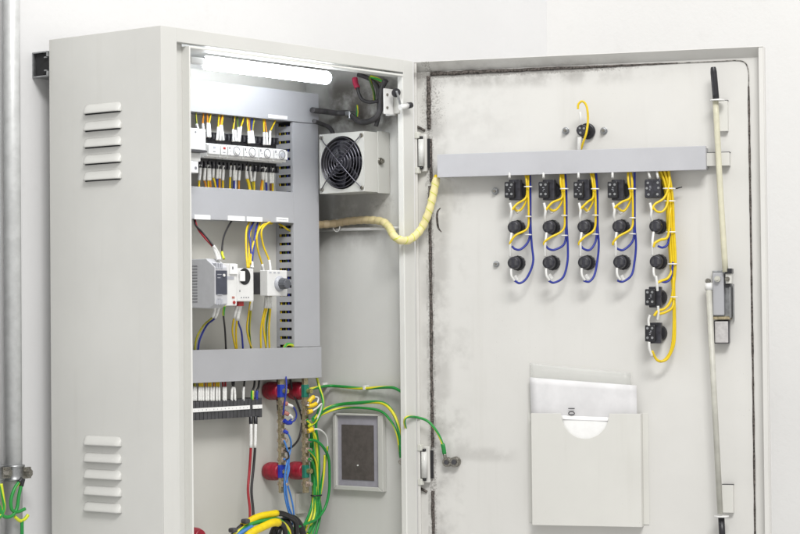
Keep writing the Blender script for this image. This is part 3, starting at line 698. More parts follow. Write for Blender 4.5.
mb = MB(); mb.box((x3+.001, fy(258.5, 283, .20).x), (.205, .2312), (fy(256, 290, .2).z, fy(256, 276, .2).z)); o = mb.build('rail_clamp', M_dgrey, None, .001); tag(o, 'small dark grey end clamp on the rail between motor relay and rotary switch', 'rail clamp')
mb = MB(); c = fy(255.5, 283, .20); mb.box((c.x-.006, c.x+.005), (.201, .2049), (c.z-.004, c.z+.003)); mb.build('latch', M_white, o, .001)
# rotary switch
Yr = .152; x0 = fy(267.6, 283, Yr).x; x1 = fy(287.3, 283, Yr).x; zt, zb = fy(277, 270.2, Yr).z, fy(277, 296.0, Yr).z
t = thing('rotary_switch', 'white rotary switch module with a ridged grey knob', 'switch', (x0, p-.0085, zb))
mb = MB(); mb.box((x0, x1), (Yr, .172), (zb, zt)); mb.build('housing', M_white, t, .0014)
mb = MB(); mb.box((x0-.002+.004, x1-.004), (.1722, .2312), (zb+.004, zt-.004)); mb.build('contact_block', M_dgrey, t, .001)
c = fy(279.5, 283.8, Yr); mb = MB(); mb.lathe((c.x, Yr-.0002, c.z), (0, -1, 0), [(0, .0150), (.002, .0150), (.004, .0125), (.006, .0120)], 32); mb.build('dial', M_grey, t)
mb = MB(); mb.lathe((c.x, Yr-.006, c.z), (0, -1, 0), [(0, .0112), (.008, .0104), (.014, .0098), (.015, .0085)], 28, flute=.07); mb.box((c.x-.011, c.x+.011), (Yr-.020, Yr-.012), (c.z-.0028, c.z+.0028)); mb.build('knob', simple('knob_grey', (.10, .105, .12), .4), t)
mb = MB()
for k in range(3): mb.box((x0+.005+k*.012, x0+.011+k*.012), (Yr-.0005, Yr), (zt-.0062, zt-.0035))
mb.build('printed_mark', M_grey, t)
# middle row wires
sl = lambda a, b_, r=.0028: [(a, b_, r, M_sleeve, 'sleeve')]
G = 'wires of the middle device row'
mid = [([(194.5, 217, .205), (197.5, 228, .185), (205, 238, .16), (213, 247, .145), (216, 254, .140), (218, 260, .136)], W_R, 'red wire curving from the middle duct down to the power supply', sl(3, 5)),
 ([(193.8, 217, .205), (195.5, 225, .19), (202, 232, .17), (212, 244, .145), (218, 253, .140), (220, 260, .136)], W_K, 'black wire running beside the red one down to the power supply', sl(3.2, 5)),
 ([(233.5, 218, .205), (228, 227, .190), (223.5, 238, .175), (222, 252, .150), (224, 259, .140)], W_K, 'lone black wire bowing from the middle duct to the power supply top', [(3, 4, .0026, W_YG, 'sleeve')]),
 ([(251, 218, .21), (246.5, 230, .19), (246, 248, .175), (247.5, 268, .16)], W_Y, 'yellow wire dropping to the left side of the motor relay', []),
 ([(253, 218, .21), (250, 235, .19), (249, 250, .175), (249, 268, .16)], W_Y, 'yellow wire dropping to the middle of the motor relay', []),
 ([(256, 218, .21), (249.5, 232, .185), (250.5, 244, .175), (252, 262, .165), (252.5, 268, .16)], W_B, 'dark blue wire dropping behind the yellow ones to the motor relay', sl(3, 4)),
 ([(259, 218, .21), (255.5, 232, .185), (253.5, 248, .175), (252, 262, .165), (251.5, 268, .16)], W_B, 'dark blue wire dropping to the right side of the motor relay', sl(3, 4)),
 ([(261, 219, .21), (257.5, 232, .185), (252, 248, .175), (250.5, 264, .16)], W_Y, 'yellow wire crossing between the blue wires to the motor relay', []),
 ([(272, 223.5, .21), (263, 225, .185), (257, 235, .18), (258, 250, .18), (262, 264, .185), (264.5, 276, .185)], W_Y, 'yellow wire arching left before dropping to the rotary switch', sl(4, 5)),
 ([(274, 222, .21), (268, 223, .185), (261.5, 231, .18), (263.5, 246, .18), (269, 260, .175), (270.5, 271, .170)], W_Y, 'yellow wire bending to the top left terminal of the rotary switch', sl(4, 5)),
 ([(215.5, 306, .14), (212.5, 317, .15), (204, 325, .18), (197, 337, .195), (194.5, 350, .205)], W_OL, 'olive wire sweeping left from the power supply into the lowest duct', sl(0, 1)),
 ([(219, 307, .14), (215, 318, .15), (207, 325, .18), (200, 339, .195), (198, 350, .205)], W_B, 'dark blue wire sweeping left from the power supply into the lowest duct', sl(0, 1)),
 ([(224.5, 306, .14), (223.5, 315, .15), (225, 330, .185), (226, 350, .205)], W_K, 'black wire with a yellow green end below the power supply', [(0, 1, .0026, W_YG, 'sleeve')]),
 ([(237.5, 305, .155), (234, 318, .165), (232.5, 332, .185), (236, 350, .205)], W_Y, 'yellow wire from the red plug, left of the pair into the lowest duct', sl(0, 1)),
 ([(239.5, 305, .155), (237, 320, .165), (236, 334, .185), (237, 350, .205)], W_Y, 'yellow wire from the red plug, right of the pair into the lowest duct', sl(0, 1)),
 ([(241, 305, .155), (238, 320, .165), (241.5, 332, .185), (243, 350, .205)], W_B, 'blue wire curving from the red plug into the lowest duct', sl(0, 1)),
 ([(250.5, 301, .155), (249, 312, .17), (247, 330, .185), (252, 350, .205)], W_Y, 'yellow wire below the motor relay, left strand', []),
 ([(251.5, 301, .155), (250.5, 315, .17), (249.5, 330, .185), (251, 350, .205)], W_OL, 'olive wire below the motor relay, right strand', sl(0, .7)),
 ([(266, 296, .18), (265, 308, .185), (261, 328, .195), (261, 350, .205)], W_Y, 'yellow wire below the rotary switch, leftmost of four', sl(0, 1)),
 ([(268, 296, .175), (267, 308, .185), (263.5, 325, .195), (266.5, 350, .205)], W_Y, 'yellow wire below the rotary switch, second of four', sl(0, 1)),
 ([(269.5, 296, .175), (269, 308, .185), (266.5, 325, .195), (266, 350, .205)], W_OL, 'olive wire below the rotary switch, third of four', sl(0, 1)),
 ([(271, 296, .17), (270.5, 308, .185), (269, 328, .195), (269.5, 350, .205)], W_Y, 'yellow wire below the rotary switch, rightmost of four', sl(0, 1))]
for lst, mt, lb, sv in mid: ew(lst, .0019, mt, lb, sleeves=sv, group=G)
for k, (ax, ay, mt, cn) in enumerate(((284, 224, W_Y, 'yellow'), (287, 226, W_OL, 'olive'))):
    ew([(ax-5, ay, .215), (ax-1, ay+2, .205), (ax+4, ay+6, .203)], .0018, mt, '%s wire entering the vertical duct under its small label' % cn, group=G)
ew([(284, 348, .198), (287, 344.5, .196), (292, 345, .196), (295, 349, .2)], .003, W_YG, 'yellow green wire end poking out where vertical and lowest duct meet', group=G)
# ------------------------------------------------------------------ terminal strip
Yt = .200; x0 = .05; x1 = fy(261.8, 408, Yt).x
t = thing('terminal_strip', 'dark grey terminal strip with white marker tape under the lowest duct', 'terminal strip', (x0, p, fy(250, 417, Yt).z))
zt, zb = fy(250, 399.0, Yt).z, fy(250, 417.0, Yt).z; nb = 40
mb = MB(); w_ = (x1-.008-x0)/nb
for k in range(nb): mb.box((x0+k*w_+.0002, x0+(k+1)*w_-.0002), (Yt, .232), (zb, zt))
mb.build('terminal_block', M_dgrey, t, .0004)
mb = MB(); mb.box((x1-.0078, x1), (Yt-.001, .2395), (zb-.002, zt+.001)); mb.build('end_clamp', M_grey if 0 else M_dgrey, t, .001)
zc = fy(250, 407.2, Yt).z; gx = fy(249, 407, Yt).x; gx2 = fy(252.3, 407, Yt).x
mb = MB(); mb.box((x0, gx), (Yt-.0025, Yt-.0003), (zc-.0036, zc+.0036)); mb.box((gx2, x1-.001), (Yt-.0025, Yt-.0003), (zc-.0036, zc+.0036)); mk = mb.build('marker_tape', M_label, t)
mb = MB()
for k in range(nb):
    xx = x0+(k+.5)*w_
    if gx-.002 < xx < gx2+.002: continue
    mb.box((xx-.0008, xx+rnd(-.0001, .0009)), (Yt-.0029, Yt-.0026), (zc-.0012, zc+rnd(0, .0014)))
mb.build('faint_print', M_grey, mk)
mb = MB()
for k in range(nb): mb.box((x0+k*w_-.0002, x0+k*w_+.0002), (Yt-.0004, Yt+.004), (zb, zt))
mb.build('seams', M_black, t)
cols = [W_OL, W_OL, W_Y, W_Y, W_Y, W_O, W_Y, W_Y, W_O, W_Y, W_Y, W_R, W_R, W_K, W_K, W_K]; cnm = ['olive', 'olive', 'yellow', 'yellow', 'yellow', 'orange', 'yellow', 'yellow', 'orange', 'yellow', 'yellow', 'red', 'red', 'black', 'black', 'black']
xs = [193.5, 195.5, 199.0, 200.8, 203, 206, 208.2, 211, 213.5, 216.5, 219, 223.5, 225.5, 232, 234.5, 243.5]
for i, (x, mt, cn) in enumerate(zip(xs, cols, cnm)):
    ln = rnd(-1.2, 1.2) if i < 13 else (2.2, -2.5, .8)[i-13]
    ew([(x+ln+rnd(-.6, .6), 377, .207), (x+ln*.7, 385.5, .205), (x, 389.5, .203), (x-ln*.2, 401, .202)], .0019, mt, '%s wire, %s from the left of those dropping into the terminal strip' % (cn, ORD[i]), group='wires into the terminal strip', sleeves=sl(1.6, 3, .0026))
for (xa, xb, mt, cn) in ((254.5, 252, W_YG, 'black wire with yellow green end'), (259, 256.5, W_B, 'black wire with blue end')):
    ew([(xa+.5, 376, .207), (xa-.3, 386, .205), (xb+.5, 391, .203), (xb, 400, .202)], .0021, W_K, cn+' dropping into the right end of the terminal strip', group='wires into the terminal strip', sleeves=[(2, 3, .0030, mt, 'coloured_end')])
ew([(251, 416, .203), (251, 424, .200), (250.8, 448, .198), (249.5, 470, .196), (248, 490, .190), (249.8, 508, .182), (250, 518, .178)], .0026, W_R, 'dark red wire hanging below the terminal strip', group='supply wires below the terminal strip', sleeves=[(.3, 1, .0040, M_black, 'black_cap'), (1, 2, .0032, M_sleeve, 'marked_sleeve')])
ew([(255.5, 416, .203), (255.5, 424, .200), (255, 448, .198), (253.5, 468, .196), (251.5, 490, .190), (253, 508, .182), (253.5, 518, .178)], .0026, W_K, 'black wire hanging below the terminal strip beside the red one', group='supply wires below the terminal strip', sleeves=[(.3, 1, .0040, M_black, 'black_cap'), (1, 2, .0032, M_sleeve, 'marked_sleeve')])
# ------------------------------------------------------------------ busbars on insulators
def insul(px, py, label, Yf=.196, r=.0182):
    c = fy(px, py, Yf); t = thing('insulator', label, 'insulator', (c.x, p, c.z), group='red standoff insulators')
    L_ = p-Yf; mb = MB(); mb.lathe((c.x, p-.0003, c.z), (0, -1, 0), [(0, r*.80), (L_*.12, r*.92), (L_*.30, r*1.0), (L_*.34, r*.96), (L_*.38, r*1.0), (L_*.68, r*.98), (L_*.72, r*.93), (L_*.76, r*.96), (L_*.95, r*.80), (L_, r*.74)], 28); mb.build('body', M_red, t)
    mb = MB(); mb.cyl((c.x, Yf, c.z), (c.x, Yf-.0185, c.z), .0050, seg=6, smooth=False); mb.build('bolt', M_brassb, t); return c
Yi = .2030
insul(280.5, 391, 'red insulator at the top of the blue ended bar', Yi); insul(280.5, 471.8, 'red insulator at the bottom of the blue ended bar', Yi)
insul(304.5, 391, 'red insulator at the top of the green ended bar', Yi); insul(304.5, 471, 'red insulator at the bottom of the green ended bar', Yi)
insul(201, 537, 'red insulator cut by the bottom edge beside the cabinet jamb', Yi, .017)
def busbar(px, label, cap, caplab):
    Y = .1990; c = fy(px, 430, Y); zt = fy(px, 378, Y).z; zb = fy(px, 493, Y).z
    t = thing('terminal_bar', label, 'terminal bar', (c.x, Y, zb), group='vertical brass terminal bars')
    mb = MB(); mb.box((c.x-.0060, c.x+.0060), (Y-.0035, Y+.0035), (zb, zt)); mb.build('bar', M_brass, t, .0008)
    for yy in (391, 471.5):
        z = fy(px, yy, Y).z; mb = MB(); mb.box((c.x-.0068, c.x+.0068), (Y-.0045, Y+.0044), (z-.0125, z+.0125)); mb.build(caplab, cap, t, .0006)
    n = 0
    for yy in (403, 412.5, 421.5, 431, 440.5, 450, 459.5, 484):
        z = fy(px, yy, Y).z; mb = MB(); mb.box((c.x-.0058, c.x+.0058), (Y-.0075, Y-.0036), (z-.0056, z+.0056)); mb.cyl((c.x, Y-.0075, z), (c.x, Y-.0150, z), .0042, .0038, seg=18); mb.cyl((c.x, Y+.0035, z), (c.x, Y+.008, z), .005, seg=6); mb.build('screw', M_tin, t, .0005)
    return c
b1 = busbar(281.3, 'brass terminal bar with blue taped ends', simple('blue_tape', (.02, .05, .45), .4), 'blue_tape')
b2 = busbar(305.3, 'brass terminal bar with green taped ends carrying the earth wires', simple('green_tape', (.02, .20, .14), .4), 'green_tape')
mb = MB(); a = fy(298, 494, .232); b_ = fy(316, 512, .232); mb.box((a.x, b_.x), (.232, .2395), (b_.z, a.z)); mb.build('stiffener_plate', M_plate, cab, .001)
# wires at the blue ended bar
Yc = .182
G = 'wires at the terminal bars'
def lug(m): return m
ew([(284, 403, .183), (289, 405, .180), (294, 408, .178), (296.5, 415, .18), (294, 421, .182), (288, 423, .184), (284, 420.5, .183)], .0017, W_B, 'dark blue wire looping between screws of the blue ended bar', group=G, sleeves=[(0, .8, .0042, M_lugr, 'lug'), (.8, 1.8, .0030, M_sleeve, 'sleeve'), (4.6, 5.9, .0042, M_lugb, 'blue_lug')])
ew([(284, 412.5, .183), (289, 415, .180), (292, 418, .18), (289, 421, .184)], .0017, W_B, 'short wire with white sleeve under the blue loop', group=G, sleeves=[(0, .9, .0042, M_lugr, 'lug'), (.9, 2, .0030, M_sleeve, 'sleeve')])
ew([(286, 377, .190), (286.5, 388, .178), (284.5, 403, .178), (283, 415, .184)], .0017, W_B, 'dark blue wire coming down over the blue tape', group=G)
ew([(290, 378, .225), (293, 392, .22), (298, 405, .215), (302, 420, .21), (299, 438, .20), (292, 447, .19), (286, 449, .184)], .0022, W_K, 'black wire arcing between the two terminal bars', group=G)
ew([(277.5, 378, .21), (277, 392, .212), (278, 410, .210), (281, 432, .207)], .0018, W_K, 'thin black wire slipping behind the blue ended bar', group=G)
ew([(284, 431, .183), (288, 434, .181), (291, 442, .184), (290, 452, .188), (286.5, 465, .182), (284.5, 480, .185), (285.5, 500, .190), (292, 522, .19)], .0018, W_LB, 'light blue wire from the upper screws down along the bar', group=G, sleeves=[(0, .9, .0036, M_lugb, 'lug')])
ew([(284, 440.5, .183), (287, 449, .182), (289, 460, .184), (287, 480, .185), (291, 497, .190), (293.5, 510, .19), (295, 530, .19)], .0018, W_LB, 'light blue wire ending right of its neighbour at the bottom', group=G)
ew([(284, 459, .183), (288, 462, .186), (289, 470, .185), (286, 486, .186), (288.5, 505, .190), (293, 520, .19), (289, 532, .19)], .0018, W_LB, 'light blue wire from the lowest screw curling at the bottom', group=G)
ew([(284, 450, .183), (288, 453, .181), (288.5, 458, .183), (285, 460, .183)], .0016, W_K, 'tiny black wire link between two screws of the bar', group=G)
# wires at the green ended bar
ew([(308, 403, .183), (313, 397.5, .180), (318, 398, .178), (317, 403, .178), (311, 406, .180), (307, 405, .183)], .0018, W_W, 'white wire loop with two yellow lugs on the green ended bar', group=G, sleeves=[(.2, 1.3, .0045, M_lugy, 'yellow_lug'), (3.3, 4.6, .0045, M_lugy, 'yellow_lug')])
ew([(308, 412, .183), (312, 411, .180), (317, 408, .178), (321.5, 404, .178), (320, 412, .184), (316, 421, .19)], .0019, W_W, 'white sleeved wire with yellow lug rising right from the green ended bar', group=G, sleeves=[(.1, 1.1, .0045, M_lugy, 'yellow_lug')])
ew([(308, 431.5, .183), (313, 429.5, .180), (320, 430, .178), (326, 436, .18), (327.5, 446, .184), (326, 458, .19), (322, 480, .195), (319, 500, .2)], .0019, W_W, 'white wire with yellow lug turning into green on its way down', group=G, sleeves=[(.1, 1.1, .0045, M_lugy, 'yellow_lug'), (4, 7, .0024, W_GY, 'green_tail')])
earth = [
 ([(317, 378, .21), (319.5, 388, .20), (322, 396, .195), (323, 404, .19), (320, 415, .19), (315, 423, .188), (309, 426, .184)], W_YG, 'yellow green wire dropping from the lowest duct then curving left to the bar'),
 ([(309, 440, .184), (316, 441, .182), (323, 447, .18), (328.5, 458, .182), (329.5, 475, .188), (329, 492, .192), (325, 508, .195), (317, 519, .19), (306, 524, .185), (290, 530, .18)], W_G, 'thick green wire making the widest right hand loop below the bars'),
 ([(307, 420, .186), (312, 428, .186), (313.5, 445, .192), (314, 470, .196), (314, 492, .2), (312, 512, .2), (306, 528, .195), (300, 545, .19)], W_GY, 'green and yellow wire in the tied bundle, leftmost strand'),
 ([(309, 426, .186), (315, 436, .186), (317, 452, .192), (317, 472, .196), (315.5, 492, .2), (315, 512, .2), (310, 528, .195), (303, 545, .19)], W_YG, 'yellow and green wire in the tied bundle, second strand'),
 ([(309, 450, .186), (315, 458, .186), (317, 470, .192), (317, 492, .2), (318, 510, .2), (314, 528, .195), (308, 545, .19)], W_GY, 'green and yellow wire in the tied bundle, third strand'),
 ([(309, 459, .186), (313, 464, .188), (316, 480, .196), (316.5, 492, .2), (317, 512, .2), (312, 526, .195), (305, 545, .19)], W_G, 'green wire in the tied bundle, fourth strand'),
 ([(320, 404, .19), (316, 425, .19), (318, 445, .192), (319, 470, .196), (318.5, 492, .2), (320.5, 512, .2), (317, 530, .195), (312, 545, .19)], W_G, 'green wire in the tied bundle, rightmost strand'),
 ([(325, 455, .186), (323.5, 475, .192), (320, 495, .197), (316.5, 515, .2), (308, 533, .19)], W_GY, 'green and yellow wire crossing the bundle from upper right'),
 ([(308, 421, .186), (311, 432, .19), (311, 450, .2), (312, 475, .205), (313, 495, .205), (310, 512, .2), (302, 530, .19)], W_G, 'dark green wire behind the bundle')]
for lst, mt, lb in earth: ew(lst, .0028, mt, lb, group='earth wires in the cabinet')
mb = MB(); c = fy(316.3, 495.5, .2); mb.tube([(c.x+.0125*math.cos(k*PI/6), .2+.0085*math.sin(k*PI/6), c.z) for k in range(12)], .0016, 6, closed=True, smooth=2); o = mb.build('cable_tie', M_black, None, wm=Matrix.Translation(c)); tag(o, 'black cable tie round the green wire bundle', 'cable tie')
# wires crossing the right-hand wall
XW = .6985
def rw(lst, r, mat, label, **k): return wire([rx(e[0], e[1], e[2]) if len(e) == 3 else Vector(e[:3]) for e in lst], r, mat, label, **k)
rw([(309, 389.5, .600), (318, 387.5, .640), (330, 386, .688), (345, 387, .690), (362, 388.5, .690), (382, 387.5, .685), (394, 388, .680), (403, 393, .676)], .0030, W_GY, 'green and yellow wire running highest across the inner right wall', group='earth wires in the cabinet')
rw([(313, 419, .60), (322, 411, .65), (338, 405, .684), (358, 403, .684), (380, 402.5, .682), (391, 410, .680), (398, 425, .678), (401, 445, .676), (402, 458, .676)], .0036, W_GY, 'thick green and yellow wire arching over the filter to the jamb', group='earth wires in the cabinet', sleeves=[(7, 8, .0050, W_G, 'cable_shoe')])
rw([(313, 421, .60), (323, 414, .65), (340, 408.5, .686), (362, 408, .686), (380, 411, .684), (390, 420, .682), (397, 434, .680), (400.5, 457, .678)], .0026, W_GY, 'thinner green wire arching just below the thick one over the filter', group='earth wires in the cabinet')
rw([(402, 462, .690), (401, 462, .672)], .0058, M_bolt, 'bolt end clamping the earth wires to the jamb', name='earth_bolt', cat='bolt', smooth=1)
for (px, py, lb) in ((323.5, 385.5, 'white clip at the left end of the highest earth wire'), (365, 388, 'white clip at the middle of the highest earth wire')):
    c = rx(px, py, .689); mb = MB(); mb.box((c.x-.004, XW-.0003), (c.y-.003, c.y+.003), (c.z-.004, c.z+.005)); o = mb.build('cable_clip', M_white, None, .0010, wm=Matrix.Translation(c)); tag(o, lb, 'cable clip', 'white clips of the earth wire')
# hanging loop from jamb to the door stud
a = Vector((.668, -.004, rx(404, 442, .668).z)); 
pts = [Vector((.672, .004, fy(404.5, 430, .004).z)), fy(404.5, 422, -.006), fy(407, 417.3, -.012), DF @ dd(417, 417.5, .005), DF @ dd(428, 421.5, .004), DF @ dd(437, 432, .002), DF @ dd(442.5, 444, -.002), DF @ dd(444.5, 454, -.004), DF @ dd(446, 461.5, -.0065)]
wire(pts, .0026, W_GY, 'green and yellow wire arching from the jamb to the bolt on the door', 'earth wires in the cabinet', sleeves=[(6, 7, .0042, W_G, 'green_sleeve'), (7, 8, .0034, M_bolt, 'lug')])
for (px, py, rr, lb) in ((446.3, 462.5, .0080, 'round bolt clamping the earth wire on the door'), (454, 462.3, .0088, 'larger round stud end beside the earth bolt on the door')):
    c = dd(px, py, -.004); t = thing('earth_stud', lb, 'bolt', (c.x, -PV, c.z), DF, 'earth studs on the door'); rr *= 1.15
    mb = MB(DF); mb.lathe((c.x, -PV-.0003, c.z), (0, -1, 0), [(0, rr*1.0), (.004, rr), (.005, rr*.8), (.012, rr*.8), (.013, rr)] , 24); mb.cyl((c.x, -PV-.0125, c.z), (c.x, -PV-.015, c.z), rr, rr*.9, seg=20); mb.build('washer', M_bolt, t)
    mb = MB(DF); mb.cyl((c.x, -PV-.0153, c.z), (c.x, -PV-.0185, c.z), rr*.5, seg=16); mb.build('stud_end', M_steel if rr < .0085 else M_dgrey, t)
# yellow marked cable loom at the bottom
def loom():
    G = 'cable loom at the bottom of the cabinet'
    Yl = .165
    ew([(232, 537, .17), (238, 530, .168), (247, 523, .166), (258, 517, .163), (270, 514.5, .162), (280, 513.5, .165), (290, 517, .17), (296, 524, .175), (296, 545, .18)], .0055, W_K, 'black cable curving over the bottom right of the loom', group=G, seg=10, sleeves=[(1.6, 4.8, .0068, M_mark, 'yellow_marker_sleeve')])
    ew([(240, 545, .15), (250, 534, .148), (262, 527.5, .147), (275, 522.5, .147), (284, 527, .155), (286, 545, .16)], .0050, W_K, 'black cable with a wide yellow marker sleeve in front of the loom', group=G, seg=10, sleeves=[(.8, 3.4, .0078, M_mark, 'yellow_marker_sleeve')])
    ew([(230, 540, .165), (240, 531, .163), (252, 524, .160), (266, 521, .158), (278, 520, .162), (288, 530, .17), (290, 545, .17)], .0045, W_GY, 'green wire between the two yellow marker sleeves', group=G)
    ew([(228, 545, .160), (240, 534, .157), (248, 529, .155), (252, 527, .155)], .0042, W_LB, 'light blue wire emerging at the left of the loom', group=G)
    ew([(276, 545, .175), (280, 526, .18), (288, 518, .185), (297, 521, .185), (303, 534, .19), (303, 550, .19)], .0068, W_K, 'thick black cable behind the loom at its right end', group=G, seg=12)
    ew([(268, 550, .17), (274, 530, .175), (283, 521, .18), (290, 528, .18), (292, 550, .18)], .0065, W_K, 'second thick black cable behind the yellow sleeves', group=G, seg=12)
    for (px, py, lb) in ((245.5, 521, 'upper'), (233, 530, 'lower')):
        c = fy(px, py, .160); mb = MB(); mb.box((c.x-.008, c.x+.006), (.152, .166), (c.z-.005, c.z+.004)); o = mb.build('cable_clip', M_dgrey, None, .003, wm=Matrix.Translation(c)); tag(o, 'dark grey %s clip holding the loom at its left end' % lb, 'cable clip')
loom()
# ------------------------------------------------------------------ fan
XF = .620; a = rx(319.2, 133, XF); b_ = rx(364, 132.5, XF)
y0, y1 = b_.y, a.y; zt = rx(340, 132.8, XF).z; zb = rx(340, 192.6, XF).z; yc, zc = (y0+y1)/2, (zt+zb)/2
t = thing('fan', 'boxy pale metal cabinet fan with a round black wire grille', 'fan', (W-T, yc, zb))
mb = MB(); R_ = .0525; n = 48; o_ = []; i_ = []; hy, hz = (y1-y0)/2, (zt-zb)/2
for k in range(n):
    a = 2*PI*k/n+PI/4; c, s = math.cos(a), math.sin(a); m_ = max(abs(c), abs(s))
    o_.append(mb.addv((XF, yc+c/m_*hy, zc+s/m_*hz))); i_.append(mb.addv((XF, yc+c*R_, zc+s*R_)))
bk = [mb.addv((XF+.030, yc+math.cos(2*PI*k/n+PI/4)*R_, zc+math.sin(2*PI*k/n+PI/4)*R_)) for k in range(n)]
for k in range(n):
    k2 = (k+1) % n; mb.face([o_[k], o_[k2], i_[k2], i_[k]]); mb.m = 1; mb.face([i_[k], i_[k2], bk[k2], bk[k]], None, True); mb.m = 0
mb.m = 1; mb.face(bk); mb.m = 0
XB = W-T-.0005
v = [mb.addv(q_) for q_ in ((XF, y0, zb), (XF, y1, zb), (XF, y1, zt), (XF, y0, zt), (XB, y0, zb), (XB, y1, zb), (XB, y1, zt), (XB, y0, zt))]
mb.face([v[0], v[3], v[7], v[4]]); mb.face([v[1], v[5], v[6], v[2]]); mb.face([v[3], v[2], v[6], v[7]]); mb.face([v[0], v[4], v[5], v[1]])
mb.build('housing', [M_frame, M_black], t)
mb = MB(); ye = y0-.0010; mb.box((XF+.040, XB-.0003), (ye-.0008, ye+.0007), (zb-.002, zt+.002)); mb.build('side_bracket', M_frame, t, .0008)
mb = MB(); cc = (XF+.047, ye-.001, zc+.002); mb.cyl(cc, (cc[0], cc[1]-.0025, cc[2]), .0070, seg=20); mb.cyl((cc[0], cc[1]-.0025, cc[2]), (cc[0], cc[1]-.0075, cc[2]), .0050, seg=6, smooth=False); mb.build('bracket_bolt', M_bolt, t)
mb = MB()
mb.cyl((XF+.004, yc, zc), (XF+.024, yc, zc), .016)
mb.build('hub', M_blackm, t)
for k in range(7):
    mb = MB(); a0 = 2*PI*k/7; g = []
    for i in range(5):
        rr = .0155+i*.0085; r = []
        for j in range(5):
            a = a0+(j/4)*.72+i*.07; r.append(mb.addv((XF+.008+.013*j/4, yc+rr*math.cos(a), zc+rr*math.sin(a))))
        g.append(r)
    for i in range(4):
        for j in range(4): mb.face([g[i][j], g[i][j+1], g[i+1][j+1], g[i+1][j]], None, True)
    o = mb.build('blade', M_blackm, t); md = o.modifiers.new('thickness', 'SOLIDIFY'); md.thickness = .0015
mb = MB()
for rr in (.0075, .0145, .0215, .0285, .0355, .0425, .0495):
    mb.tube([(XF-.004-.004*(1-rr/.05), yc+rr*math.cos(k*PI/10), zc+rr*math.sin(k*PI/10)) for k in range(20)], .00085, 6, closed=True, smooth=2)
for sx, sy in ((1, 1), (1, -1)):
    mb.tube([(XF-.002, yc+sx*.0515*1.0, zc+sy*.0515), (XF-.006, yc+sx*.036, zc+sy*.036), (XF-.0085, yc, zc), (XF-.006, yc-sx*.036, zc-sy*.036), (XF-.002, yc-sx*.0515, zc-sy*.0515)], .0011, 6, smooth=3)
gl = mb.build('grille', simple('grille_wire', (.16, .155, .18), .3, .8), t)
for sx in (-1, 1):
    for sy in (-1, 1):
        mb = MB(); mb.cyl((XF-.0001, yc+sx*.0515, zc+sy*.0515), (XF-.003, yc+sx*.0515, zc+sy*.0515), .0042, .0034, seg=16); mb.build('screw', M_bolt, gl)
# ------------------------------------------------------------------ filter window on the right wall
XI = W-T-.0003
def wq(px, py, X): q_ = rx(px, py, X); return q_.y, q_.z
yL, zT = wq(333.2, 413, .689); yR, _ = wq(383.2, 420, .689); _, zB = wq(335, 489.5, .689)
t = thing('vent_filter', 'pale framed vent filter with dusty dark mesh low on the inner right wall', 'vent filter', (W-T, yL, zB))
fw = .0085; mb = MB(); Xo = .6865
def bar_(y, z, xo=Xo):
    mb.box((xo, XI), y, z)
mb.prism([(yR, zT), (yL, zT), (yL-fw, zT-fw*.5), (yR+fw*1.5, zT-fw*.5)], 'x', Xo, XI)
mb.prism([(yR, zB), (yL, zB), (yL-fw, zB+fw), (yR+fw*1.5, zB+fw)], 'x', Xo, XI)
mb.prism([(yL, zT), (yL, zB), (yL-fw, zB+fw), (yL-fw, zT-fw*.5)], 'x', Xo, XI)
mb.prism([(yR, zT), (yR, zB), (yR+fw*1.5, zB+fw), (yR+fw*1.5, zT-fw*.5)], 'x', Xo, XI)
mb.build('frame', M_frame, t, .0014, seg=3)
iy0, iy1, iz0, iz1 = yR+fw*1.5, yL-fw, zB+fw, zT-fw*.5
mb = MB(); mb.box((XI-.005, XI-.0005), (iy0+.0002, iy1-.0002), (iz0+.0002, iz1-.0002)); mb.build('bezel', M_bezel, t)
a = rx(341.5, 424.5, XI-.006); b_ = rx(374, 481, XI-.006); mb = MB(); mb.box((XI-.0062, XI-.0052), (b_.y, a.y), (b_.z, a.z)); fm = mb.build('filter_mesh', M_filter, t)
mb = MB(); c = rx(358, 465.5, XI-.0064); mb.cyl((XI-.0063, c.y, c.z), (XI-.0080, c.y, c.z), .0016, seg=10); mb.build('pin', M_label, fm)
# ------------------------------------------------------------------ conduit cable across the hinge
pts = [rx(316, 225, .640), rx(322, 224.5, .668), rx(335, 223.5, .684), rx(350, 221, .684), rx(368, 220, .682), rx(382, 221.5, .678), rx(389, 227, .670), fy(394, 236, .004), fy(402, 240.5, -.010), fy(411, 239, -.016), DF @ dd(421, 229, .014), DF @ dd(428, 214, .012), DF @ dd(432.5, 198, .008), DF @ dd(436.5, 178, .003)]
mb = MB(); mb.tube(pts, .0078, 14, smooth=10, rf=lambda l, t_: .0078+.0005*math.sin(l*2*PI*58)); o = mb.build('spiral_cable', M_spiral, None, wm=Matrix.Translation(pts[0])); tag(o, 'cream spiral wrapped cable loop crossing from the cabinet to the open door', 'cable')
mb = MB(); c = pts[-1]; mb.cyl(pts[-2].lerp(c, .75), c+(c-pts[-2]).normalized()*.006, .0072, .0050); mb.build('cut_end', W_Y, o)
mb = MB(); mb.cyl(rx(318, 230, .69), rx(405, 227.8, .69), .0034); o = mb.build('support_rod', M_white, None, wm=Matrix.Translation(rx(318, 230, .69))); tag(o, 'thin pale rod under the cream cable along the inner right wall', 'rod')
c = rx(336.5, 224, .684); mb = MB(); mb.tube([(c.x+.001*math.sin(k), c.y+.0095*math.cos(k*PI/5), c.z-.003+.0125*math.sin(k*PI/5)) for k in range(10)], .0012, 6, closed=True, smooth=2); o = mb.build('cable_tie', M_tie, None, wm=Matrix.Translation(c)); tag(o, 'white cable tie holding the cream cable to the thin rod', 'cable tie')
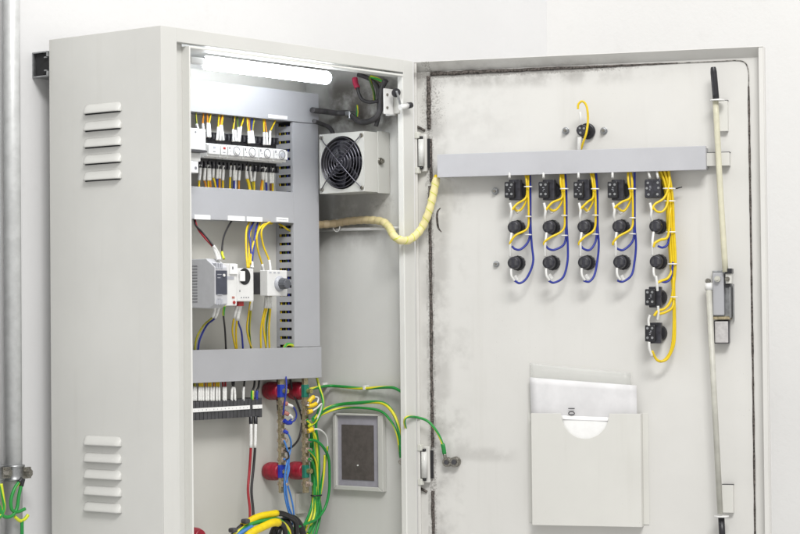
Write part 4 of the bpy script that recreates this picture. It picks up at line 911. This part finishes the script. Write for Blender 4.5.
# ------------------------------------------------------------------ door contact switch at the jamb, hoses
a = fy(384, 88, .020); b_ = fy(396, 115, .020)
t = thing('door_switch', 'small white door contact switch with a roller arm at the top of the jamb', 'switch', (a.x, .03, b_.z))
mb = MB(); mb.box((a.x, b_.x), (.020, .0225), (b_.z, a.z)); mb.box((b_.x-.002, b_.x+.006), (.0225, .045), (b_.z, a.z)); mb.build('bracket', M_white, t, .0010)
for yy in (94.5, 107.5):
    c = fy(387, yy, .020); mb = MB(); mb.cyl((c.x, .0203, c.z), (c.x, .0180, c.z), .0026, seg=12); mb.build('fixing_screw', M_bolt, t)
x1 = b_.x; mb = MB(); mb.box((x1-.0085, x1+.0005), (.006, .0198), (b_.z+.0015, a.z-.0005)); mb.build('switch_body', M_frame, t, .0018)
mb = MB(); c = fy(398, 92.5, -.002); mb.cyl((c.x-.004, -.001, c.z), (c.x+.003, .006, c.z), .0085); mb.build('pivot', M_black, t)
mb = MB(); mb.tube([fy(396.5, 91, -.006), fy(399, 99, -.007), fy(400.8, 108, -.008)], .0022, 8); ar = mb.build('lever', M_steel, t)
mb = MB(); mb.cyl(fy(400, 107.3, -.010), fy(408, 105.5, -.010), .0052, seg=18); mb.build('roller', M_white, ar)
mb = MB(); mb.cyl(fy(407.5, 105.6, -.010), fy(411, 105, -.010), .0060, seg=18); mb.build('roller_cap', M_black, ar)
G = 'cables around the fan'
rw([(312, 110, .60), (325, 111.5, .64), (337, 113, .67), (347, 113, .676), (352, 116, .674), (360, 121.5, .67), (370, 121, .668), (378, 115, .665), (381, 105, .665), (382, 88, .665), (386, 80, .665)], .0058, M_hose, 'thick black hose running from the duct above the fan up to the door switch', group=G, name='cable', cat='cable', seg=12)
rw([(314, 121, .60), (322, 124, .64), (330, 128, .66), (334, 136, .67)], .0044, M_hose, 'short black cable dipping behind the fan top', group=G, name='cable', cat='cable', seg=10)
rw([(354.8, 78, .670), (355.5, 83, .668), (357.5, 88, .666), (359.5, 95, .666), (363, 100, .668), (370, 102, .67), (378, 101, .67), (383, 101, .665)], .0036, M_hose, 'dark cable with a red tip bending toward the door switch', group=G, name='cable', cat='cable', sleeves=[(0, 2, .0058, simple('red_tip', (.55, .04, .10), .4), 'red_tip')])
rw([(371, 76.5, .67), (377, 78.5, .668), (383, 81.5, .665)], .0034, W_YG, 'pale yellow cable end beside the black hose under the cabinet top', group=G, name='cable', cat='cable')
rw([(369, 77, .672), (372, 86, .674), (374, 93, .674), (374.5, 101, .67)], .0026, W_OL, 'olive cable dropping behind the black hose', group=G, name='cable', cat='cable')
rw([(357, 105, .68), (357.5, 112, .68), (356.5, 119, .68)], .0022, W_GY, 'short green wire standing near the hose clamp', group=G, name='cable', cat='cable')
rw([(358, 74.5, .674), (366, 77, .676), (374, 82, .678), (378, 90, .678), (379, 112, .676), (376, 126, .676)], .0044, M_hose, 'black cable hanging from the cabinet top down behind the hose', group=G, name='cable', cat='cable', seg=10)
c = rx(350, 115, .676); mb = MB(); mb.box((c.x-.008, c.x+.010), (c.y-.007, c.y+.008), (c.z-.009, c.z+.008)); o = mb.build('hose_clamp', M_steel, None, .003, wm=Matrix.Translation(c)); tag(o, 'steel clamp gripping the black hose above the fan', 'clamp')
mb = MB(); mb.cyl((c.x-.009, c.y, c.z-.004), (c.x-.013, c.y, c.z-.004), .0035, seg=6, smooth=False); mb.build('clamp_screw', M_bolt, o)
# lint: soft dust ledge on top of the fan
# ------------------------------------------------------------------ things on the door: horizontal duct
vf = PV+.038
A = dd(437, 154, vf); B = dd(705.7, 146, vf); A2 = dd(465, 176.4, vf)
t = thing('cable_duct', 'long horizontal grey cable duct mounted across the open door', 'cable duct', (A.x, -PV, A2.z), DF)
mb = MB(DF); z0, z1 = (A2.z+dd(706, 169.8, vf).z)/2, (A.z+B.z)/2
mb.box((A.x, B.x), (-vf, -vf+.0016), (z0, z1)); mb.box((A.x, B.x), (-vf+.0016, -vf+.011), (z1-.0015, z1)); mb.box((A.x, B.x), (-vf+.0016, -vf+.011), (z0, z0+.0015)); mb.build('cover', M_ductdoor, t, .0010, seg=3)
mb = MB(DF); mb.box((A.x+.002, B.x-.002), (-PV-.002, -PV-.0003), (z0+.002, z1-.002)); aa = A.x+.004
while aa < B.x-.010:
    mb.box((aa, aa+.0085), (-vf+.009, -PV-.002), (z0+.0016, z0+.003)); mb.box((aa, aa+.0085), (-vf+.009, -PV-.002), (z1-.003, z1-.0016)); aa += .0150
mb.box((B.x-.003, B.x-.0012), (-vf+.002, -PV-.002), (z0+.003, z1-.003)); mb.build('slotted_body', M_ductdoor, t)
dz0 = z0
# guide brackets of the rod
def bracket(px0, px1, py0, py1, label, v=PV+.016, side=True):
    a = dd(px0, py0, v); b_ = dd(px1, py1, v); t = thing('rod_bracket', label, 'bracket', (a.x, -PV, b_.z), DF, 'brackets guiding the locking rod')
    mb = MB(DF); mb.box((a.x, b_.x), (-v-.0015, -v), (b_.z, a.z)); mb.box((b_.x-.0015, b_.x), (-v, -PV-.0003), (b_.z, a.z)); mb.build('plate', M_door if 0 else M_pocket, t, .0006)
    mb = MB(DF); mb.box((a.x, b_.x+.0006), (-v-.0005, -PV-.001), (a.z, a.z+.0014)); mb.build('dark_edge', M_dgrey, t)
bracket(706.5, 729.5, 153, 165.5, 'small pale bracket behind the rod at the end of the door duct')
bracket(716, 728, 101, 131, 'small bracket behind the rod below its upper black grip', PV+.010)
bracket(722, 733.5, 485, 513, 'small bracket behind the rod near its lower black grip', PV+.010)
# locking rods
v = PV+.030
t = thing('locking_rod', 'cream upper door locking rod with black grip at its top', 'locking rod', tuple(dd(725, 270, v)), DF)
mb = MB(DF); mb.tube([dd(715.5, 100, v), dd(720, 185, v), dd(725.5, 272, v)], .0056, 16, smooth=4); mb.build('rod', M_cream, t)
mb = MB(DF); a = dd(713.2, 67, v); b_ = dd(716.0, 98.5, v); mb.tube([a, a.lerp(b_, .05), a.lerp(b_, .5), b_], .0055, 16, smooth=3, rf=lambda l, t_: .0062*(.72+.28*min(1, l/.006))); mb.build('grip', M_black, t)
mb = MB(DF); a = dd(717.3, 99.5, v); mb.cyl((a.x, a.y, a.z), (a.x, a.y, a.z-.0025), .0138, seg=28); mb.build('collar', M_white, t)
t = thing('locking_rod', 'pale lower door locking rod ending in a black grip at the bottom edge', 'locking rod', tuple(dd(708.5, 285, v)), DF)
mb = MB(DF); mb.tube([dd(708.5, 285, v), dd(720.3, 514, v)], .0054, 16, smooth=0); mb.build('rod', M_rodw, t)
mb = MB(DF); mb.tube([dd(708.5, 283, v-.002), dd(708.8, 290, v-.002)], .0076, 16, smooth=1); mb.build('rod_end', M_white, t)
mb = MB(DF); a = dd(721.5, 516.5, v); mb.cyl((a.x, a.y, a.z+.0012), (a.x, a.y, a.z-.0012), .0138, seg=28); mb.build('collar', M_white, t)
mb = MB(DF); mb.tube([dd(721.3, 518, v), dd(723, 550, v)], .0060, 16, smooth=1); mb.build('grip', M_black, t)
# lock mechanism
a = dd(712, 270.5, v); b_ = dd(731, 344, v)
t = thing('door_latch', 'pale metal latch mechanism joining the two locking rods', 'latch', (a.x, -PV, b_.z), DF)
def dbox(mb, px0, px1, py0, py1, v0, v1):
    v_ = v1; p0_ = dd(px0, py0, v_); p1_ = dd(px1, py1, v_); mb.box((p0_.x, p1_.x), (-v1, -v0), (p1_.z, p0_.z))
mb = MB(DF); dbox(mb, 712.2, 732, 270.5, 316.8, PV+.001, PV+.012); mb.build('back_plate', M_steel, t, .001)
mb = MB(DF); dbox(mb, 712.5, 724.2, 273, 315.2, PV+.012, PV+.026); mb.build('cover_plate', M_duct, t, .0012)
mb = MB(DF); dbox(mb, 725.5, 731.5, 273.5, 283.5, PV+.012, PV+.030); mb.build('rod_joint', M_pocket, t, .0010)
mb = MB(DF); dbox(mb, 724.8, 731.8, 268.5, 273.5, PV+.010, PV+.034); dbox(mb, 725, 730, 284, 287.5, PV+.012, PV+.026); mb.build('black_clip', M_black, t, .0008)
mb = MB(DF); dbox(mb, 729.2, 730.6, 287, 318, PV+.010, PV+.028); dbox(mb, 732.8, 734, 284, 320, PV+.001, PV+.010); mb.build('guide_strip', M_steel, t)
mb = MB(DF); dbox(mb, 712.5, 730, 316.8, 319.4, PV+.001, PV+.024); mb.build('worn_step', M_brass, t)
mb = MB(DF); dbox(mb, 713.9, 728.8, 320.6, 343.6, PV+.001, PV+.020); mb.build('lock_case', M_blackm, t, .001)
mb = MB(DF); dbox(mb, 714.6, 728.2, 321.5, 342.8, PV+.020, PV+.023); mb.build('lock_lid', simple('lock_lid_metal', (.56, .545, .54), .4, .3, var=.08, scale=90), t, .0012)
for (px, py, r_) in ((717.5, 279, .0055), (727.5, 279, .0045), (708, 281, .0048)):
    c = dd(px, py, PV+.030); mb = MB(DF); mb.cyl((c.x, -PV-.024, c.z), (c.x, -PV-.034, c.z), r_, seg=18); mb.cyl((c.x, -PV-.034, c.z), (c.x, -PV-.0365, c.z), r_*.55, seg=6, smooth=False); mb.build('rivet', M_rodw if r_ > .005 else M_bolt, t)
# ------------------------------------------------------------------ pushbutton rows
def wpt(px, py, v): return DF @ dd(px, py, v)
def contact(label, px, py, kind='a', group='contact blocks in the door rows'):
    c = dd(px, py, PV+.036); t = thing('contact_block', label, 'contact block', (c.x, -PV, c.z), DF, group)
    x, z = c.x, c.z
    mb = MB(DF); mb.lathe((x+.004, -PV-.0003, z), (0, -1, 0), [(0, .0165), (.006, .0165), (.009, .0145), (.012, .0145)], 24); mb.build('ring_nut', M_black, t)
    if kind == 'a':
        mb = MB(DF); mb.box((x-.010, x+.013), (-PV-.030, -PV-.012), (z-.0190, z+.0205)); mb.build('base', M_blackm, t, .0014)
        mb = MB(DF); mb.box((x-.0150, x+.004), (-PV-.044, -PV-.026), (z-.0150, z+.0160)); bd = mb.build('block', M_black, t, .0016)
        sp = [(x-.010, z+.010), (x-.010, z-.008), (x-.001, z+.010), (x-.001, z-.008)]; yf_ = -PV-.044
    else:
        mb = MB(DF); mb.box((x-.0165, x+.0145), (-PV-.034, -PV-.012), (z-.0175, z+.0180)); bd = mb.build('block', M_blackm, t, .0022)
        sp = [(x-.010, z+.011), (x+.009, z+.011), (x-.012, z+.001), (x+.010, z+.001), (x-.009, z-.011), (x+.008, z-.011)]; yf_ = -PV-.034
    for k_ in range(3):
        w_ = rnd(.002, .004); xx = x-.0080+rnd(0, .003); zz = z+.004-k_*.0032; mb = MB(DF); mb.box((xx, xx+w_), (yf_-.0003, yf_-.0001), (zz, zz+.0010)); mb.build('printed_mark', M_grey, bd)
    for (xx, zz) in sp:
        mb = MB(DF); mb.cyl((xx, yf_+.0005, zz), (xx, yf_-.0012, zz), .0024, seg=12); mb.build('terminal_screw', M_steel, bd)
    return t
def lampb(label, px, py):
    c = dd(px, py, PV+.034); t = thing('pilot_light', label, 'pilot light', (c.x, -PV, c.z), DF, 'round pilot light backs in the door rows')
    x, z = c.x, c.z
    mb = MB(DF); mb.lathe((x+.0025, -PV-.0003, z), (0, -1, 0), [(0, .0148), (.006, .0150), (.0065, .0138), (.012, .0138)], 28, flute=.05); mb.build('ring_nut', M_black, t)
    mb = MB(DF); mb.lathe((x, -PV-.012, z), (0, -1, 0), [(0, .0125), (.016, .0122), (.020, .0112), (.0215, .0090)], 28); bd = mb.build('body', M_blackm, t)
    for sx in (-1, 1):
        mb = MB(DF); mb.box((x+sx*.0052-.0022, x+sx*.0052+.0022), (-PV-.0345, -PV-.0330), (z-.0052, z+.0052)); mb.build('terminal', M_dgrey, bd, .0004)
    return t
colx = [(513, 190), (547, 190), (582, 190), (616, 190), (653, 188.5)]
lmp1 = [(513, 227.0), (548, 226.8), (583, 226.5), (618, 226.3), (655, 226.0)]; lmp2 = [(513, 262.8), (548, 262.5), (583.5, 262.3), (618.8, 262.0), (655.5, 261.5)]
oc = ['leftmost', 'second', 'third', 'fourth', 'rightmost']
for i in range(5):
    contact('black contact block heading the %s column of devices on the door' % oc[i], *colx[i], kind='a' if i < 4 else 'b')
    lampb('round black pilot light back, upper one of the %s door column' % oc[i], *lmp1[i]); lampb('round black pilot light back, lower one of the %s door column' % oc[i], *lmp2[i])
contact('black contact block third from the bottom, below the rightmost pilot lights', 656, 298, 'a') if 0 else None
for (px, py, lb) in ((653.5, 297.5, 'black contact block below the pilot lights of the rightmost column'), (653.5, 333.5, 'lowest black contact block of the rightmost column')):
    contact(lb, px, py, 'a')
# wires of the columns
r1 = .0022; G = 'wires of the door device columns'
def dwire(lst, mat, label, r=r1, **k): return wire([wpt(e[0], e[1], PV+(e[2] if len(e) > 2 else .03)) for e in lst], r, mat, label, G, **k)
def tie(px, py, wpx, label, v=.03):
    a = wpt(px-wpx/2, py, PV+v+.005); b_ = wpt(px+wpx/2, py, PV+v+.005); c = (a+b_)/2
    r = (b_-a).length/2; ex = (b_-a).normalized(); mb = MB()
    mb.tube([c+ex*(r*math.cos(k*PI/5))+DN*(.006*math.sin(k*PI/5)) for k in range(10)], .0012, 6, closed=True, smooth=2); o = mb.build('cable_tie', M_tie, None, wm=Matrix.Translation(c)); tag(o, label, 'cable tie', 'white cable ties on the door wires')
for i in range(5):
    X, Y_ = colx[i]; L1 = lmp1[i]; L2 = lmp2[i]; nm = oc[i]; j = lambda s=1.7: rnd(-s, s)
    bx = X+(14.2, 16.2, 12.2, 15.4, 14.5)[i]
    if i < 4:
        dwire([(bx-3+j(), 170, .022), (bx-2+j(), 182, .030), (bx-1, 197, .030), (X+5+j(), 203+j(), .044), (X-1, 209+j(), .048), (X-2, 211, .046)], W_Y, 'yellow wire curving under the contact block of the %s door column' % nm)
        dwire([(bx-1+j(), 170, .022), (bx+j(), 184, .026), (bx-1, 200, .026), (bx-6, 210+j(), .030), (X+4+j(), 210.5, .034), (X+1, 207, .040)], W_Y, 'yellow wire bending lower behind the block of the %s door column' % nm)
        dwire([(bx+.5+j(), 170, .022), (bx+1, 190, .028), (bx+1.5, 215, .030), (bx, 230+j(), .034), (X+3, 236+j(), .048), (X-2.5, 242, .050), (X-3, 245, .048)], W_Y, 'yellow wire reaching between the two pilot lights of the %s door column' % nm)
        dwire([(bx+2+j(), 170, .020), (bx+2.2, 195, .022), (bx+2.8, 225, .024), (bx+1.5, 242+j(), .028), (X+8, 249.5+j(.4), .036), (X+2, 249, .042), (X-1, 246, .044)], W_B, 'blue wire looping between the two pilot lights of the %s door column' % nm)
        dwire([(bx+3.2+j(), 170, .020), (bx+3.2, 195, .020), (bx+3.4, 225, .022), (bx+4.6, 245, .022), (bx+4.3+j(), 262, .024), (bx, 276+j(), .030), (X+7, 281.5+j(), .036), (X+1.5, 280.5, .042)], W_B, 'blue wire making the long loop under the lower pilot light of the %s door column' % nm)
        for (cx_, cy_, cv_) in ((X+5+j(1), 211+j(1), .030), (L2[0]+3+j(1), L2[1]+15+j(1), .034)):
            dwire([(cx_-1.5, cy_-2, cv_), (cx_, cy_, cv_), (cx_+1.5, cy_+2.5, cv_)], M_clear, 'clear plastic cap %s of the %s door column' % ('behind the yellow loops' if cy_ < 240 else 'under the lower pilot light', nm), r=.0046, name='clear_cap', cat='cap')
        for (ty, w) in ((187+j(2), 7.5), (216+j(2), 5.5), (234+j(2), 6)): tie(bx+1.0, ty, w, 'white cable tie on the %s door column, %s' % (nm, 'topmost' if ty < 200 else ('middle one' if ty < 225 else 'lowest')), .026)
        ext = [((X-3.5, 168, .030), (X-3.5, 178, .042))]
    else:
        ext = [((X-6, 167, .024), (X-3, 178, .036)), ((X+3, 167, .024), (X+5, 178, .036))]
    for k, (a, b_) in enumerate(ext): dwire([a, b_], W_W, 'white sleeved wire above the %s contact block on the door%s' % (nm, '' if len(ext) == 1 else (', left one' if k == 0 else ', right one')), r=.0024, smooth=1)
    dwire([(X-3, 203, .046), (X-1.5, 210, .048), (X-2, 216, .048), (L1[0]-3, L1[1]-5.5, .042)], W_W, 'white sleeved wire joining block and upper pilot light of the %s door column' % nm, r=.0026)
    dwire([(L1[0]-1.5, L1[1]+6, .042), (L1[0]-2.5, L1[1]+15, .048), (L2[0]-3, L2[1]-16, .048), (L2[0]-3, L2[1]-6, .042)], W_W, 'white sleeved wire joining the two pilot lights of the %s door column' % nm, r=.0024)
    dwire([(L2[0]-2, L2[1]+6, .042), (L2[0]-1.5, L2[1]+13, .044), (L2[0]+1.5, L2[1]+18, .042)], W_W, 'white sleeved wire end under the lower pilot light of the %s door column' % nm, r=.0024)
# thick yellow bundle of the rightmost column
X = 653
for k in range(6):
    o_ = (k-2.5)*1.45; zv = .018+.006*(k % 2)
    yend = [(352, 654), (262, 0), (300, 1), (355, 655), (230, 2), (330, 3)][k]
    base = [(662.5+o_*1.5, 168, zv), (667+o_, 183, zv), (669.5+o_*.9, 200, zv), (671+o_*.8, 230, zv), (673+o_*.7, 262, zv)]
    if k == 0: base += [(673.2, 295, .024), (673.6, 330, .026), (671, 350, .028), (664, 360.5, .030), (657, 360, .036), (652, 351, .044)]
    elif k == 3: base += [(674.2, 295, .022), (675, 328, .024), (673.5, 346, .026), (667, 359, .030), (660, 361.5, .034)]
    elif k == 1: base += [(672, 270, .026), (668, 278, .032), (661, 281, .040), (657.5, 283, .044)]
    elif k == 2: base += [(673.2, 285, .026), (671, 300, .030), (665, 308.5, .036), (658, 311, .044), (654, 316, .046)]
    elif k == 4: base = base[:3]+[(670, 214, .028), (668, 236, .032), (660, 240, .042), (655, 243, .048), (653.5, 247, .048)]
    else: base += [(673.5, 290, .022), (673, 306, .028), (666, 312, .034), (659, 314, .042)]
    dwire(base, W_Y, 'yellow wire of the thick bundle in the rightmost door column, %s strand from the left' % ORD[k], r=.0026)
dwire([(669, 170, .02), (669, 186, .03), (664, 198, .036), (655, 204, .044), (652, 210, .048)], W_Y, 'yellow wire curving under the rightmost block from the thick bundle')
dwire([(668, 188, .028), (667.5, 203, .034), (663, 211, .040), (657, 211.5, .044), (653, 207, .046)], W_Y, 'yellow wire hooking low under the rightmost block')
dwire([(670, 228, .026), (668, 243, .028), (663, 247.5, .034), (658, 246, .040)], W_B, 'blue wire hook between the pilot lights of the rightmost door column')
dwire([(673, 262, .026), (671, 277, .028), (666, 282, .034), (660, 281, .040)], W_B, 'blue wire hook under the lower pilot light of the rightmost door column')
dwire([(665, 168, .016), (670, 178, .018), (672.5, 200, .018), (673, 225, .018)], W_B, 'blue wire hidden at the right edge of the thick yellow bundle')
dwire([(656, 276, .046), (657, 284, .046), (657.5, 291, .044)], W_W, 'white sleeved wire entering the block below the rightmost pilot lights', r=.0026)
dwire([(658, 306, .046), (658.5, 313, .044), (657.5, 320, .042)], W_W, 'short white wire between the two lowest contact blocks, right one', r=.0024)
dwire([(650, 315, .044), (648.5, 320, .044), (649, 326, .044)], W_W, 'short white wire between the two lowest contact blocks, left one', r=.0024)
dwire([(649, 342, .046), (649.5, 349, .046), (652, 356, .044)], W_W, 'white sleeved wire under the lowest contact block', r=.0026)
for ty, w in ((188.5, 12), (201, 11.5), (232, 9), (264, 8.5), (297, 7)): tie(669+ (ty-188)*.045, ty, w, 'white cable tie round the thick yellow bundle, %s' % {188.5: 'topmost', 201: 'second from the top', 232: 'third from the top', 264: 'fourth from the top', 297: 'lowest'}[ty], .021)
dwire([(676, 188.5, .02), (682, 187, .022)], M_black, 'short dark tie tail sticking out right of the thick bundle', r=.0012, smooth=1, name='tie_tail', cat='cable tie')
# button above the duct
t = contact('black contact block above the door duct with a yellow wire loop', 581.5, 130.5, 'b') if 0 else None
c = dd(582, 130, PV+.034); t = thing('contact_block', 'single round black contact block above the long door duct', 'contact block', (c.x, -PV, c.z), DF, 'contact blocks in the door rows')
mb = MB(DF); mb.lathe((c.x+.004, -PV-.0003, c.z), (0, -1, 0), [(0, .0155), (.008, .0155), (.010, .013)], 28); mb.build('ring_nut', M_black, t)
mb = MB(DF); mb.lathe((c.x-.001, -PV-.010, c.z), (0, -1, 0), [(0, .0115), (.020, .0112), (.024, .0095)], 12); bd = mb.build('block', M_blackm, t)
for sx, sz in ((-.004, .004), (.004, .003), (-.003, -.005)):
    mb = MB(DF); mb.cyl((c.x+sx, -PV-.0338, c.z+sz), (c.x+sx, -PV-.0356, c.z+sz), .0022, seg=12); mb.build('terminal_screw', M_steel, bd)
dwire([(578, 109, .044), (578.5, 104, .044), (582.5, 101.2, .042), (586.5, 106, .040), (588, 118, .040), (586.5, 132, .044), (583, 143, .040), (580.5, 151, .030)], W_Y, 'yellow wire loop arching over the round contact block above the duct', r=.0022)
dwire([(580, 112, .044), (580.8, 118, .044), (581, 124, .040)], W_W, 'clear white wire piece dropping into the top of the round contact block', r=.0026)
dwire([(579.5, 137, .040), (579.2, 144, .038), (579, 151, .032)], W_W, 'thick white sleeve between the round contact block and the duct', r=.0042)
# stud nuts
def nut(px, py, label, r=.0058, L_=.012):
    c = dd(px, py, PV+.008); t = thing('stud_nut', label, 'nut', (c.x, -PV, c.z), DF, 'nuts on the door sheet')
    mb = MB(DF); mb.cyl((c.x, -PV-.0003, c.z), (c.x, -PV-.0018, c.z), r*1.25, seg=20); mb.cyl((c.x, -PV-.0018, c.z), (c.x, -PV-.007, c.z), r, seg=6, smooth=False); mb.build('nut', M_steel, t, .0004)
    mb = MB(DF); mb.cyl((c.x, -PV-.0070, c.z), (c.x, -PV-L_, c.z), r*.5, seg=12); mb.build('stud', M_bolt, t)
nut(565, 130.5, 'steel nut left of the round contact block above the duct'); nut(603.2, 130.5, 'steel nut right of the round contact block above the duct')
nut(494.5, 191, 'steel nut left of the leftmost contact block'); nut(495.5, 264, 'pale steel nut left of the lower pilot light row', .0050, .008)
mb = MB(DF); mb.tube([dd(x_, y_, PV) for x_, y_ in ((440.5, 208), (437.8, 211), (437, 216), (437.4, 222), (438.5, 228), (441.5, 232))], .0016, 6, rf=lambda l, t: .0008+.0016*math.sin(PI*t)); mb.build('torn_rubber', M_gasket, door)
for (x_, y_) in ((421, 128.5), (423, 490)):
    mb = MB(DF); mb.tube([dd(x_-4, y_-2, PV+.003), dd(x_, y_, PV+.004), dd(x_+4, y_+2.2, PV+.002)], .0026, 6); mb.build('torn_rubber', M_gasket, door)
SC.render.film_transparent = False
